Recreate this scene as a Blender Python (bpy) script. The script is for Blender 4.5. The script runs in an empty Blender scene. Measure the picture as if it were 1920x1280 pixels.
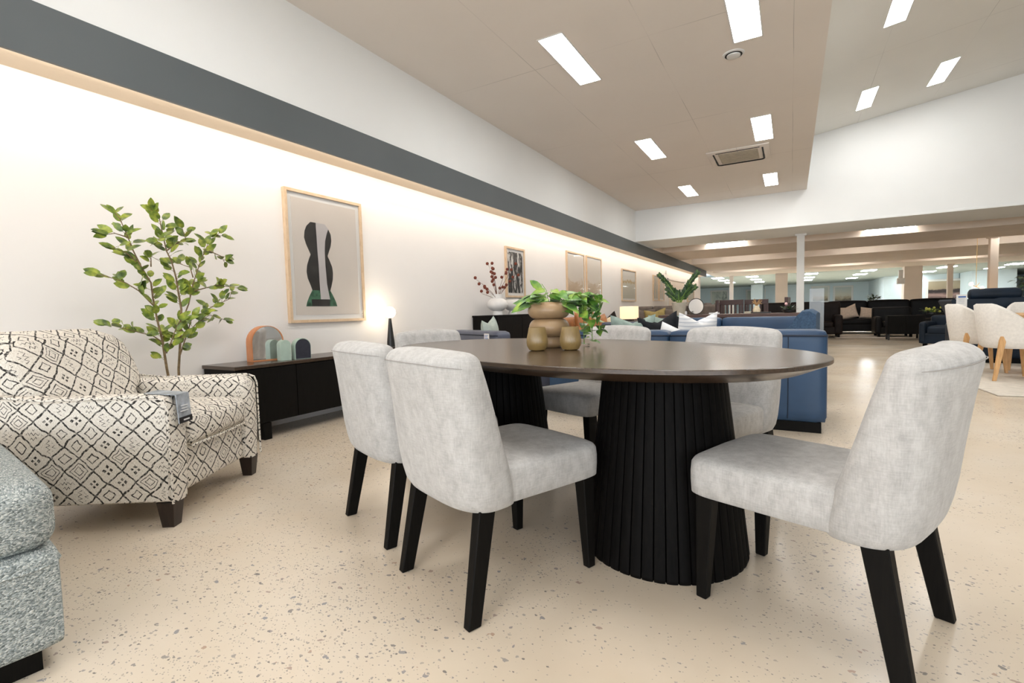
import bpy, bmesh, math, random
from mathutils import Vector, Matrix
random.seed(7)
S = bpy.context.scene
COL = S.collection
PI = math.pi
R = math.radians

# ------------------------------------------------------------------ camera
cam_d = bpy.data.cameras.new('camera')
cam_d.sensor_width = 36.0
cam_d.lens = 17.039
cam_d.clip_end = 200
cam = bpy.data.objects.new('camera', cam_d)
COL.objects.link(cam)
S.camera = cam
_yaw, _pit, _rol = -0.522934, -0.060430, -0.026239
_cy, _sy, _cp, _sp, _cr, _sr = (math.cos(_yaw), math.sin(_yaw), math.cos(_pit), math.sin(_pit), math.cos(_rol), math.sin(_rol))
_f = Vector((_sy * _cp, _cy * _cp, _sp)); _r = Vector((_cy, -_sy, 0)); _u = _r.cross(_f)
_r2 = _r * _cr + _u * _sr; _u2 = -_r * _sr + _u * _cr
_m = Matrix(((_r2.x, _u2.x, -_f.x, 0), (_r2.y, _u2.y, -_f.y, 0), (_r2.z, _u2.z, -_f.z, 0.93), (0, 0, 0, 1)))
cam.matrix_world = _m

# ------------------------------------------------------------------ colour management, world, lights
S.view_settings.view_transform = 'Standard'
S.view_settings.look = 'None'
S.view_settings.gamma = 1
S.view_settings.use_curve_mapping = False
S.view_settings.exposure = 0.92
W = bpy.data.worlds.new('world'); S.world = W; W.use_nodes = True
W.node_tree.nodes['Background'].inputs[0].default_value = (0.75, 0.86, 1.0, 1)
W.node_tree.nodes['Background'].inputs[1].default_value = 1.0


def area(name, loc, aim, sx, sy, power, color):
    l = bpy.data.lights.new(name, 'AREA'); l.shape = 'RECTANGLE'; l.size = sx; l.size_y = sy
    l.energy = power; l.color = color
    o = bpy.data.objects.new(name, l); COL.objects.link(o); o.location = loc
    o.rotation_euler = Vector(aim).to_track_quat('-Z', 'Y').to_euler()
    return o


# daylight through the shop front behind the viewer
area('daylight_shopfront', (3.0, -5.95, 1.6), (0, 1, 0.02), 12, 2.6, 215, (0.93, 0.97, 1.0))
# warm linear lamp hidden behind the grey fascia, washing the left wall
strip = area('fascia_strip_lamp', (-3.608, 9.5, 2.397), (-1, 0, -0.75), 31, 0.02, 56, (1.0, 0.87, 0.73))
strip.rotation_euler = (Matrix(((0, -0.72, 0.694), (1, 0, 0), (0, 0.694, 0.72))).to_euler())

# ------------------------------------------------------------------ node helpers


class V:
    def __init__(s, nt, sock): s.nt = nt; s.s = sock

    def op(s, o, b=None, c=None):
        n = s.nt.nodes.new('ShaderNodeMath'); n.operation = o
        s.nt.links.new(s.s, n.inputs[0])
        for i, x in ((1, b), (2, c)):
            if x is None: continue
            if isinstance(x, V): s.nt.links.new(x.s, n.inputs[i])
            else: n.inputs[i].default_value = x
        return V(s.nt, n.outputs[0])
    def __add__(s, b): return s.op('ADD', b)
    def __sub__(s, b): return s.op('SUBTRACT', b)
    def __mul__(s, b): return s.op('MULTIPLY', b)
    def __truediv__(s, b): return s.op('DIVIDE', b)
    def abs(s): return s.op('ABSOLUTE')
    def floor(s): return s.op('FLOOR')
    def frac(s): return s.op('FRACT')
    def max(s, b): return s.op('MAXIMUM', b)
    def min(s, b): return s.op('MINIMUM', b)
    def lt(s, b): return s.op('LESS_THAN', b)
    def gt(s, b): return s.op('GREATER_THAN', b)
    def inv(s): return s.op('MULTIPLY_ADD', -1.0, 1.0)


def newmat(name):
    m = bpy.data.materials.new(name); m.use_nodes = True
    nt = m.node_tree; b = nt.nodes['Principled BSDF']
    return m, nt, b


def coords(nt, kind='Object'):
    t = nt.nodes.new('ShaderNodeTexCoord')
    return t.outputs[kind]


def noise(nt, vec, scale, detail=3, rough=0.5, dist=0.0):
    n = nt.nodes.new('ShaderNodeTexNoise'); n.inputs['Scale'].default_value = scale
    n.inputs['Detail'].default_value = detail; n.inputs['Roughness'].default_value = rough
    n.inputs['Distortion'].default_value = dist
    if vec is not None: nt.links.new(vec, n.inputs['Vector'])
    return n


def mapping(nt, vec, scale=(1, 1, 1), rot=(0, 0, 0)):
    n = nt.nodes.new('ShaderNodeMapping'); n.inputs['Scale'].default_value = scale
    n.inputs['Rotation'].default_value = rot
    nt.links.new(vec, n.inputs['Vector']); return n.outputs[0]


def ramp(nt, fac, stops):
    n = nt.nodes.new('ShaderNodeValToRGB'); e = n.color_ramp.elements
    while len(e) < len(stops): e.new(0.5)
    for i, (p, c) in enumerate(stops):
        e[i].position = p; e[i].color = (*c, 1)
    nt.links.new(fac, n.inputs[0]); return n.outputs[0]


def mix(nt, fac, a, b):
    n = nt.nodes.new('ShaderNodeMix'); n.data_type = 'RGBA'
    for s_, x in ((n.inputs[0], fac), (n.inputs[6], a), (n.inputs[7], b)):
        if isinstance(x, V): nt.links.new(x.s, s_)
        elif isinstance(x, (int, float)): s_.default_value = x
        elif isinstance(x, tuple): s_.default_value = (*x, 1)
        else: nt.links.new(x, s_)
    return n.outputs[2]


def bump(nt, b, height, strength=0.3, dist=0.01):
    n = nt.nodes.new('ShaderNodeBump'); n.inputs['Strength'].default_value = strength
    n.inputs['Distance'].default_value = dist
    nt.links.new(height, n.inputs['Height']); nt.links.new(n.outputs[0], b.inputs['Normal'])


def plain(name, col, rough=0.5, spec=0.5, var=0.06, scale=6, metal=0.0, coat=0.0, bmp=0.0, bscale=200, sheen=0.0):
    m, nt, b = newmat(name)
    oc = coords(nt)
    n = noise(nt, oc, scale, 4)
    lo = tuple(max(0, c * (1 - var)) for c in col); hi = tuple(min(1, c * (1 + var)) for c in col)
    nt.links.new(ramp(nt, n.outputs[0], [(0.3, lo), (0.7, hi)]), b.inputs['Base Color'])
    b.inputs['Roughness'].default_value = rough
    b.inputs['Specular IOR Level'].default_value = spec
    b.inputs['Metallic'].default_value = metal
    b.inputs['Coat Weight'].default_value = coat
    b.inputs['Sheen Weight'].default_value = sheen
    if bmp:
        bump(nt, b, noise(nt, oc, bscale, 3).outputs[0], bmp, 0.002)
    return m


def emit(name, col, strength):
    m, nt, b = newmat(name)
    b.inputs['Base Color'].default_value = (*col, 1)
    b.inputs['Emission Color'].default_value = (*col, 1)
    b.inputs['Emission Strength'].default_value = strength
    n = noise(nt, coords(nt), 3)
    nt.links.new(ramp(nt, n.outputs[0], [(0, tuple(c * .98 for c in col)), (1, col)]), b.inputs['Emission Color'])
    return m


def fabric(name, c1, c2, scale=18, weave=320, bmp=0.25, stretch=(1, 1, 0.35), sheen=0.3, mid=(0.35, 0.65)):
    m, nt, b = newmat(name)
    oc = coords(nt)
    n = noise(nt, mapping(nt, oc, stretch), scale, 7, 0.72, 0.1)
    n2 = noise(nt, mapping(nt, oc, (1, 1, 0.12)), weave, 2)
    n3 = noise(nt, mapping(nt, oc, (0.12, 0.12, 1)), weave, 2)
    w = V(nt, n2.outputs[0]) + V(nt, n3.outputs[0])
    f = V(nt, n.outputs[0]) * 0.6 + w * 0.20
    nt.links.new(ramp(nt, f.s, [(mid[0], c1), (mid[1], c2)]), b.inputs['Base Color'])
    b.inputs['Roughness'].default_value = 0.9
    b.inputs['Specular IOR Level'].default_value = 0.2
    b.inputs['Sheen Weight'].default_value = sheen
    bump(nt, b, w.s, bmp, 0.002)
    return m


# ------------------------------------------------------------------ materials
M = {}


def floor_mat():
    m, nt, b = newmat('polished_terrazzo_concrete')
    oc = coords(nt)
    base = ramp(nt, noise(nt, oc, 0.9, 5, 0.55, 0.4).outputs[0], [(0.3, (0.66, 0.545, 0.41)), (0.5, (0.70, 0.60, 0.475)), (0.72, (0.72, 0.65, 0.55))])
    col = mix(nt, V(nt, noise(nt, oc, 14, 4).outputs[0]) * 0.35, base, (0.60, 0.51, 0.40))
    dens = V(nt, ramp(nt, noise(nt, oc, 0.75, 3, 0.6).outputs[0], [(0.42, (0, 0, 0)), (0.62, (1, 1, 1))]))
    for i, (sc, size, lo, hi, cs) in enumerate((
            (24, 0.16, 0.00, 0.30, [(0.0, (0.17, 0.16, 0.16)), (0.35, (0.33, 0.30, 0.28)), (0.6, (0.24, 0.25, 0.28)), (1.0, (0.45, 0.30, 0.22))]),
            (52, 0.22, 0.01, 0.38, [(0.0, (0.14, 0.13, 0.13)), (0.5, (0.36, 0.33, 0.30)), (1.0, (0.5, 0.42, 0.34))]),
            (110, 0.28, 0.03, 0.26, [(0.0, (0.20, 0.18, 0.17)), (1.0, (0.42, 0.38, 0.33))]))):
        rv = noise(nt, oc, sc * 2.2, 2)
        mp = mapping(nt, oc, (1, 1.35, 1), (0, 0, 0.5 + i))
        wv = nt.nodes.new('ShaderNodeVectorMath'); wv.operation = 'ADD'
        sv = nt.nodes.new('ShaderNodeVectorMath'); sv.operation = 'SCALE'; sv.inputs['Scale'].default_value = 0.75 / sc
        nt.links.new(rv.outputs['Color'], sv.inputs[0]); nt.links.new(mp, wv.inputs[0]); nt.links.new(sv.outputs[0], wv.inputs[1])
        vo = nt.nodes.new('ShaderNodeTexVoronoi'); vo.voronoi_dimensions = '2D'; vo.inputs['Scale'].default_value = sc
        vo.inputs['Randomness'].default_value = 1.0
        nt.links.new(wv.outputs[0], vo.inputs['Vector'])
        sep = nt.nodes.new('ShaderNodeSeparateColor'); nt.links.new(vo.outputs['Color'], sep.inputs[0])
        rnd = V(nt, sep.outputs[0]); sz = V(nt, sep.outputs[1]) * size + 0.06
        thr = dens * (hi - lo) + lo
        mask = V(nt, vo.outputs['Distance']).lt(sz) * rnd.lt(thr)
        pc = ramp(nt, sep.outputs[2], cs)
        col = mix(nt, mask * 0.85, col, pc)
    nt.links.new(col, b.inputs['Base Color'])
    rr = ramp(nt, noise(nt, oc, 1.6, 4).outputs[0], [(0.3, (0.16,) * 3), (0.7, (0.27,) * 3)])
    nt.links.new(rr, b.inputs['Roughness'])
    b.inputs['Specular IOR Level'].default_value = 0.5
    bump(nt, b, noise(nt, oc, 7, 3).outputs[0], 0.04, 0.01)
    return m


def kilim_mat():
    m, nt, b = newmat('cream_woven_diamond_fabric')
    uv = coords(nt, 'UV')
    nz = noise(nt, uv, 16, 2)
    sp = nt.nodes.new('ShaderNodeSeparateColor'); nt.links.new(nz.outputs['Color'], sp.inputs[0])
    sx = nt.nodes.new('ShaderNodeSeparateXYZ'); nt.links.new(uv, sx.inputs[0])
    u = V(nt, sx.outputs[0]) / 0.120; v = V(nt, sx.outputs[1]) / 0.112
    u = u + (V(nt, sp.outputs[0]) - 0.5) * 0.26; v = v + (V(nt, sp.outputs[1]) - 0.5) * 0.26
    p = u + v; q = u - v
    fp = p.frac() - 0.5; fq = q.frac() - 0.5
    cb = nt.nodes.new('ShaderNodeCombineXYZ'); nt.links.new(p.floor().s, cb.inputs[0]); nt.links.new(q.floor().s, cb.inputs[1])
    wn = nt.nodes.new('ShaderNodeTexWhiteNoise'); wn.noise_dimensions = '3D'; nt.links.new(cb.outputs[0], wn.inputs[0])
    r = V(nt, wn.outputs['Value'])
    d = fp.abs().max(fq.abs())
    line = d.gt(0.458)

    def ring(c, w): return (d - c).abs().lt(w)
    A = ring(0.21, 0.028)
    B = ((fp.abs() - 0.115).abs().max((fq.abs() - 0.115).abs())).lt(0.068)
    Cc = ring(0.31, 0.02).max(ring(0.16, 0.018))
    fu = (fp + fq) * 0.5; fv = (fp - fq) * 0.5
    zig = (((fu * 7.0).frac() - 0.5).abs() * 0.22 + fv) * 5.2
    D = (zig.frac() - 0.5).abs().lt(0.10) * d.lt(0.29)
    E_ = ((((fv * 6.0).frac() - 0.5).abs() * 0.3 + fu) * 4.2).frac().lt(0.16) * d.lt(0.28)
    mot = A * r.lt(0.30)
    mot = mot.max(B * r.gt(0.30) * r.lt(0.48))
    mot = mot.max(Cc * r.gt(0.48) * r.lt(0.64))
    mot = mot.max(D * r.gt(0.64) * r.lt(0.84))
    mot = mot.max(E_ * r.gt(0.84))
    ink = line.max(mot)
    fade = V(nt, ramp(nt, noise(nt, uv, 90, 3).outputs[0], [(0.36, (0.55,) * 3), (0.52, (1,) * 3)]))
    wv = noise(nt, mapping(nt, uv, (1, 0.25, 1)), 420, 2)
    cream = ramp(nt, wv.outputs[0], [(0.3, (0.60, 0.54, 0.46)), (0.65, (0.86, 0.82, 0.75))])
    nt.links.new(mix(nt, ink * fade, cream, (0.035, 0.032, 0.03)), b.inputs['Base Color'])
    b.inputs['Roughness'].default_value = 0.92
    b.inputs['Specular IOR Level'].default_value = 0.15
    bump(nt, b, wv.outputs[0], 0.4, 0.003)
    return m


def tweed_mat():
    m, nt, b = newmat('grey_green_tweed')
    uv = coords(nt, 'UV')
    vo = nt.nodes.new('ShaderNodeTexVoronoi'); vo.inputs['Scale'].default_value = 210
    nt.links.new(mapping(nt, uv, (1, 1.7, 1), (0, 0, 0.7)), vo.inputs['Vector'])
    sep = nt.nodes.new('ShaderNodeSeparateColor'); nt.links.new(vo.outputs['Color'], sep.inputs[0])
    c = ramp(nt, sep.outputs[0], [(0.0, (0.17, 0.20, 0.20)), (0.4, (0.34, 0.38, 0.38)), (0.75, (0.50, 0.54, 0.53)), (1.0, (0.72, 0.74, 0.71))])
    nt.links.new(c, b.inputs['Base Color']); b.inputs['Roughness'].default_value = 0.95
    b.inputs['Specular IOR Level'].default_value = 0.1
    bump(nt, b, V(nt, vo.outputs['Distance']).inv().s, 0.7, 0.006)
    return m


def wood(name, c1, c2, rough=0.35, scale=6, axis=(1, 12, 12), spec=0.5, coat=0.0):
    m, nt, b = newmat(name)
    n = noise(nt, mapping(nt, coords(nt), axis), scale, 5, 0.6, 0.8)
    nt.links.new(ramp(nt, n.outputs[0], [(0.3, c1), (0.7, c2)]), b.inputs['Base Color'])
    b.inputs['Roughness'].default_value = rough; b.inputs['Specular IOR Level'].default_value = spec
    b.inputs['Coat Weight'].default_value = coat
    return m


def ceiling_tiles(name, col, tx=1.2, ty=2.4):
    m, nt, b = newmat(name)
    oc = coords(nt)
    sx = nt.nodes.new('ShaderNodeSeparateXYZ'); nt.links.new(oc, sx.inputs[0])
    wob = (V(nt, noise(nt, oc, 0.6, 2).outputs[0]) - 0.5) * 0.02
    gx = ((V(nt, sx.outputs[0]) + wob) / tx).frac().lt(0.006)
    gy = ((V(nt, sx.outputs[1]) + wob) / ty).frac().lt(0.0035)
    brk = V(nt, ramp(nt, noise(nt, oc, 0.8, 2).outputs[0], [(0.45, (0.15,) * 3), (0.6, (1,) * 3)]))
    g = gx.max(gy) * 0.5 * brk
    n = noise(nt, oc, 1.1, 4)
    base = ramp(nt, n.outputs[0], [(0.3, tuple(c * 0.97 for c in col)), (0.7, col)])
    nt.links.new(mix(nt, g, base, tuple(c * 0.45 for c in col)), b.inputs['Base Color'])
    b.inputs['Roughness'].default_value = 0.75
    return m


M['floor'] = floor_mat()
M['kilim'] = kilim_mat()
M['tweed'] = tweed_mat()
M['ceil'] = ceiling_tiles('ceiling_board_beige', (0.82, 0.76, 0.70))
M['ceil_r'] = ceiling_tiles('ceiling_board_grey', (0.80, 0.79, 0.75))
M['wall_warm'] = plain('wall_cream_paint', (0.86, 0.83, 0.80), 0.75, 0.3, 0.01, 2)
M['wall_white'] = plain('wall_white_paint', (0.86, 0.87, 0.86), 0.75, 0.3, 0.01, 2)
M['wall_blue'] = plain('wall_pale_blue_paint', (0.70, 0.80, 0.84), 0.75, 0.3, 0.02, 2)
M['soffit'] = plain('soffit_tan_paint', (0.70, 0.60, 0.48), 0.75, 0.3, 0.02, 2)
M['fascia'] = plain('fascia_slate_paint', (0.105, 0.120, 0.125), 0.55, 0.4, 0.04, 1.5)
M['beam'] = plain('beam_beige_paint', (0.86, 0.77, 0.68), 0.7, 0.3, 0.03, 1.5)
M['ceil_back'] = plain('back_ceiling_beige', (0.72, 0.58, 0.44), 0.8, 0.3, 0.05, 1.5)
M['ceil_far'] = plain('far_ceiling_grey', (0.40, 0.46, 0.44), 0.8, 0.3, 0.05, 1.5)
M['velvet'] = fabric('silver_grey_velvet', (0.37, 0.355, 0.34), (0.535, 0.52, 0.50), 30, 300, 0.35, (1, 1, .55), 0.2, (0.36, 0.60))
M['seam'] = plain('grey_seam_thread', (0.33, 0.31, 0.29), 0.9, 0.2)
M['black_wood'] = wood('black_stained_wood', (0.003, 0.0026, 0.0023), (0.007, 0.006, 0.005), 0.55, 8, (12, 12, 1), 0.12)
M['table_wood'] = wood('espresso_table_veneer', (0.036, 0.022, 0.013), (0.062, 0.038, 0.022), 0.24, 5, (2.5, 14, 12), 0.7)
M['slat'] = wood('black_slatted_wood', (0.002, 0.0018, 0.0017), (0.005, 0.0043, 0.004), 0.6, 8, (12, 12, 1), 0.08)
M['espresso'] = wood('dark_brown_wood', (0.012, 0.006, 0.004), (0.028, 0.015, 0.010), 0.45, 8, (12, 12, 1))
M['mahogany'] = wood('dark_mahogany_wood', (0.030, 0.010, 0.007), (0.060, 0.020, 0.014), 0.4, 6, (12, 12, 2))
M['walnut'] = wood('reddish_walnut_wood', (0.055, 0.022, 0.014), (0.11, 0.050, 0.032), 0.4, 5, (2, 12, 12))
M['oak'] = wood('light_oak', (0.56, 0.30, 0.11), (0.72, 0.43, 0.19), 0.45, 6, (10, 10, 1.2))
M['frame_oak'] = wood('pale_oak_frame', (0.60, 0.43, 0.27), (0.74, 0.56, 0.38), 0.45, 7, (10, 2, 2))
M['blue_lea'] = plain('blue_leather', (0.024, 0.060, 0.125), 0.42, 0.4, 0.15, 4, bmp=0.15, bscale=160)
M['blue_grey'] = plain('blue_leather_warm_reflection', (0.085, 0.095, 0.135), 0.45, 0.5, 0.15, 4, bmp=0.15)  # blue leather with the warm wall reflection mixed into its colour
M['blue_fab'] = plain('blue_tweed_fabric', (0.055, 0.095, 0.155), 0.9, 0.2, 0.25, 60, bmp=0.3)
M['piping'] = plain('navy_piping', (0.012, 0.02, 0.04), 0.5, 0.4)
M['navy'] = plain('navy_leather', (0.007, 0.015, 0.028), 0.5, 0.25, 0.3, 5)
M['tan'] = plain('tan_leather', (0.42, 0.17, 0.055), 0.45, 0.5, 0.25, 6)
M['brown_fab'] = plain('taupe_brown_fabric', (0.15, 0.12, 0.10), 0.85, 0.3, 0.2, 12)
M['dark_fab'] = plain('dark_brown_leather', (0.016, 0.010, 0.008), 0.55, 0.2, 0.3, 6)
M['black_lea'] = plain('black_leather', (0.005, 0.0045, 0.0045), 0.5, 0.2, 0.3, 6)
M['sage'] = plain('sage_green_linen', (0.27, 0.34, 0.30), 0.9, 0.2, 0.1, 30, bmp=0.2)
M['sage_pale'] = plain('pale_sage_linen', (0.44, 0.50, 0.45), 0.9, 0.2, 0.08, 30, bmp=0.2)
M['sage_c'] = plain('sage_ceramic', (0.37, 0.47, 0.40), 0.5, 0.4, 0.08, 20)
M['charcoal'] = plain('charcoal_linen', (0.016, 0.017, 0.02), 0.9, 0.2, 0.2, 30)
M['slate_face'] = plain('dark_slate_face', (0.022, 0.023, 0.035), 0.6, 0.4, 0.2, 30)
M['white_fab'] = plain('white_cotton', (0.80, 0.80, 0.80), 0.9, 0.2, 0.05, 30)
M['beige_fab'] = plain('beige_linen', (0.76, 0.62, 0.50), 0.9, 0.2, 0.1, 30)
M['cream_fab'] = plain('cream_linen', (0.80, 0.68, 0.48), 0.9, 0.2, 0.1, 30)
M['mustard'] = plain('olive_velvet', (0.34, 0.26, 0.10), 0.8, 0.2, 0.2, 20)
M['white_ceramic'] = plain('white_ceramic', (0.78, 0.76, 0.73), 0.55, 0.4, 0.05, 12)
M['clay'] = plain('sand_glazed_stoneware', (0.36, 0.235, 0.125), 0.42, 0.5, 0.14, 12, coat=0.1)
M['clay_pale'] = plain('pale_planter_stoneware', (0.48, 0.43, 0.34), 0.7, 0.4, 0.1, 12)
M['ribbed_glass'] = plain('smoky_amber_ribbed_glass', (0.25, 0.165, 0.058), 0.25, 0.6, 0.15, 20, coat=0.3)
M['black_metal'] = plain('black_metal', (0.012, 0.012, 0.012), 0.4, 0.5, 0.2, 6)
M['brass'] = plain('brass', (0.75, 0.48, 0.18), 0.3, 0.5, 0.1, 6, metal=1.0)
M['terracotta'] = wood('terracotta_bent_wood', (0.50, 0.19, 0.075), (0.62, 0.26, 0.11), 0.5, 6, (8, 8, 1.5))
M['soil'] = plain('potting_soil', (0.03, 0.02, 0.014), 0.95, 0.2, 0.4, 80)
M['stem'] = plain('twig_bark', (0.20, 0.14, 0.075), 0.8, 0.3, 0.3, 60)
M['vine'] = plain('vine_green', (0.20, 0.34, 0.07), 0.6, 0.4, 0.2, 60)
M['berry'] = plain('rust_red_berry', (0.16, 0.032, 0.014), 0.6, 0.4, 0.3, 80)
M['twig'] = plain('brown_twig', (0.16, 0.07, 0.045), 0.8, 0.3)
M['white_mat'] = plain('white_mount_board', (0.82, 0.81, 0.79), 0.8, 0.3, 0.01)
M['paper'] = plain('warm_paper', (0.72, 0.66, 0.60), 0.8, 0.3, 0.02, 3)
M['pearl'] = plain('lilac_grey_ink', (0.56, 0.53, 0.53), 0.7, 0.3, 0.04)
M['ink_dark'] = plain('charcoal_ink_wash', (0.035, 0.033, 0.031), 0.6, 0.3, 0.45, 14)
M['ink_green'] = plain('green_ink_wash', (0.06, 0.15, 0.09), 0.6, 0.3, 0.6, 26)
M['white_plastic'] = plain('white_plastic', (0.75, 0.74, 0.72), 0.5, 0.4, 0.02)
M['vent_dark'] = plain('vent_shadow_black', (0.02, 0.02, 0.02), 0.6, 0.3)
M['tag_grey'] = plain('printed_tag_grey_blue', (0.33, 0.36, 0.40), 0.35, 0.5, 0.45, 22)
M['tag_black'] = plain('tag_black_band', (0.01, 0.01, 0.012), 0.4, 0.4)
M['tag_white'] = plain('tag_white_ink', (0.75, 0.76, 0.78), 0.5, 0.4)
M['tag_blue'] = plain('tag_blue_ink', (0.05, 0.14, 0.42), 0.5, 0.4)
M['rug'] = plain('cream_rug_pile', (0.68, 0.62, 0.54), 0.95, 0.1, 0.1, 14, bmp=0.4, bscale=300)
M['boucle'] = plain('ivory_boucle', (0.80, 0.76, 0.70), 0.95, 0.15, 0.06, 40, bmp=0.4, bscale=260)
M['flower'] = plain('pink_white_petal', (0.75, 0.45, 0.45), 0.7, 0.3, 0.3, 40)
M['yellow'] = plain('yellow_green_petal', (0.55, 0.55, 0.12), 0.7, 0.3, 0.3, 40)
M['straw'] = plain('dried_straw', (0.50, 0.31, 0.15), 0.9, 0.2, 0.3, 40)
M['panel'] = emit('light_panel_diffuser', (1.0, 0.985, 0.96), 15.0)
M['tube'] = emit('tube_light_diffuser', (1.0, 0.95, 0.88), 23.0)
M['panel_far'] = emit('far_light_panel_diffuser', (0.93, 0.98, 1.0), 19.0)
M['globe'] = emit('opal_globe_glow', (1.0, 0.84, 0.62), 12.0)
M['cube'] = emit('cube_shade_glow', (1.0, 0.74, 0.46), 0.42)
M['bulb'] = emit('warm_bulb_glow', (1.0, 0.62, 0.26), 8.0)


def mirror_mat():
    m, nt, b = newmat('mirror_silver')
    b.inputs['Metallic'].default_value = 1.0; b.inputs['Roughness'].default_value = 0.04
    n = noise(nt, coords(nt), 3)
    nt.links.new(ramp(nt, n.outputs[0], [(0, (0.82, 0.83, 0.84)), (1, (0.86, 0.87, 0.88))]), b.inputs['Base Color'])
    return m


def glass_mat():
    m, nt, b = newmat('picture_glass')
    b.inputs['Base Color'].default_value = (0.02, 0.02, 0.02, 1)
    b.inputs['Roughness'].default_value = 0.02
    b.inputs['Alpha'].default_value = 0.07
    b.inputs['Specular IOR Level'].default_value = 1.0
    b.inputs['Roughness'].default_value = 0.03
    return m


def leaf_mat(name, c1, c2, c3):
    m, nt, b = newmat(name)
    oi = nt.nodes.new('ShaderNodeObjectInfo')
    n = noise(nt, coords(nt), 22, 2)
    nt.links.new(ramp(nt, n.outputs[0], [(0.32, c1), (0.5, c2), (0.68, c3)]), b.inputs['Base Color'])
    b.inputs['Roughness'].default_value = 0.38
    b.inputs['Subsurface Weight'].default_value = 0.0
    b.inputs['Transmission Weight'].default_value = 0.0
    b.inputs['Sheen Weight'].default_value = 0.1
    return m


def stripes_mat():
    m, nt, b = newmat('white_striped_cotton')
    sx = nt.nodes.new('ShaderNodeSeparateXYZ'); nt.links.new(coords(nt), sx.inputs[0])
    z = V(nt, sx.outputs[2]) * 30.0
    f = z.frac().lt(0.22)
    nt.links.new(mix(nt, f, (0.80, 0.79, 0.78), (0.50, 0.52, 0.56)), b.inputs['Base Color'])
    b.inputs['Roughness'].default_value = 0.9
    return m


def art_mat(name, stops, scale=3, stretch=(1, 1, 1), dist=1.0, detail=5):
    m, nt, b = newmat(name)
    n = noise(nt, mapping(nt, coords(nt), stretch), scale, detail, 0.6, dist)
    nt.links.new(ramp(nt, n.outputs[0], stops), b.inputs['Base Color'])
    b.inputs['Roughness'].default_value = 0.6
    return m


def grad_art(name, stops, zlo, zhi, amp=0.4, scale=4, stretch=(1, 1, 1)):
    """a print whose tones run with its height and are broken up by brush marks"""
    m, nt, b = newmat(name)
    oc = coords(nt)
    sx = nt.nodes.new('ShaderNodeSeparateXYZ'); nt.links.new(oc, sx.inputs[0])
    z = (V(nt, sx.outputs[2]) - zlo) / (zhi - zlo)
    n = V(nt, noise(nt, mapping(nt, oc, stretch), scale, 5, 0.6, 1.2).outputs[0]) - 0.5
    nt.links.new(ramp(nt, (z + n * amp).s, stops), b.inputs['Base Color'])
    b.inputs['Roughness'].default_value = 0.6
    return m


M['mirror'] = mirror_mat()
M['glass'] = glass_mat()
M['stripes'] = stripes_mat()
M['acrylic'] = plain('smoky_clear_acrylic', (0.45, 0.50, 0.54), 0.15, 0.6, 0.05, 3)
M['acrylic'].node_tree.nodes['Principled BSDF'].inputs['Alpha'].default_value = 0.35
M['leaf_tree'] = leaf_mat('ficus_leaf', (0.045, 0.085, 0.015), (0.17, 0.24, 0.025), (0.38, 0.42, 0.05))
M['leaf_pothos'] = leaf_mat('pothos_leaf', (0.030, 0.10, 0.016), (0.10, 0.25, 0.028), (0.30, 0.43, 0.06))
M['leaf_dark'] = leaf_mat('dark_leaf', (0.008, 0.030, 0.010), (0.018, 0.065, 0.014), (0.08, 0.15, 0.02))
WSTOP = (0.80, 0.78, 0.73)
M['art_forest'] = art_mat('black_white_forest_print', [(0.46, (0.02, 0.02, 0.02)), (0.53, (0.10, 0.09, 0.08)), (0.58, (0.75, 0.73, 0.7))], 4.5, (1, 3.0, .8), 1.0, 7)
M['art_marsh'] = grad_art('sand_landscape_print', [(0.0, (0.50, 0.36, 0.22)), (0.35, (0.66, 0.52, 0.37)), (0.45, (0.80, 0.73, 0.64)), (1.0, (0.76, 0.72, 0.66))], -0.5, 0.5, 0.5, 3, (1, 1, 3))
M['art_twig'] = grad_art('pale_beige_print', [(0.0, (0.55, 0.48, 0.38)), (0.3, (0.75, 0.69, 0.60)), (1.0, (0.74, 0.70, 0.64))], -0.5, 0.5, 0.25, 3)
M['art_gold'] = grad_art('sage_gold_print', [(0.0, (0.56, 0.54, 0.44)), (0.55, (0.68, 0.64, 0.54)), (0.62, (0.55, 0.40, 0.18)), (0.7, (0.75, 0.73, 0.68)), (1.0, (0.78, 0.76, 0.72))], -0.43, 0.43, 0.35, 4)
M['art_teal'] = art_mat('grey_green_ochre_print', [(0.35, (0.36, 0.40, 0.37)), (0.5, (0.66, 0.63, 0.56)), (0.62, (0.70, 0.58, 0.40))], 4, (1, 2, 0.6))
M['art_far'] = art_mat('pale_abstract_print', [(0.36, (0.22, 0.24, 0.22)), (0.48, (0.60, 0.64, 0.58)), (0.6, (0.74, 0.74, 0.66))], 1.3, (1, 1, 0.5))
M['art_dune'] = grad_art('dune_print', [(0.0, (0.18, 0.15, 0.12)), (0.25, (0.55, 0.44, 0.30)), (0.45, (0.74, 0.70, 0.60)), (1.0, (0.60, 0.66, 0.66))], -0.6, 0.6, 0.6, 1.2, (1, 1, 2))
M['art_dark'] = grad_art('dark_pink_print', [(0.0, (0.05, 0.03, 0.03)), (0.25, (0.40, 0.25, 0.22)), (0.4, (0.03, 0.02, 0.02)), (0.52, (0.05, 0.03, 0.03)), (0.58, (0.42, 0.33, 0.22)), (1.0, (0.50, 0.42, 0.30))], -0.6, 0.6, 0.3, 1.5, (1, 1, 2))

# ------------------------------------------------------------------ mesh helpers


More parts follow.
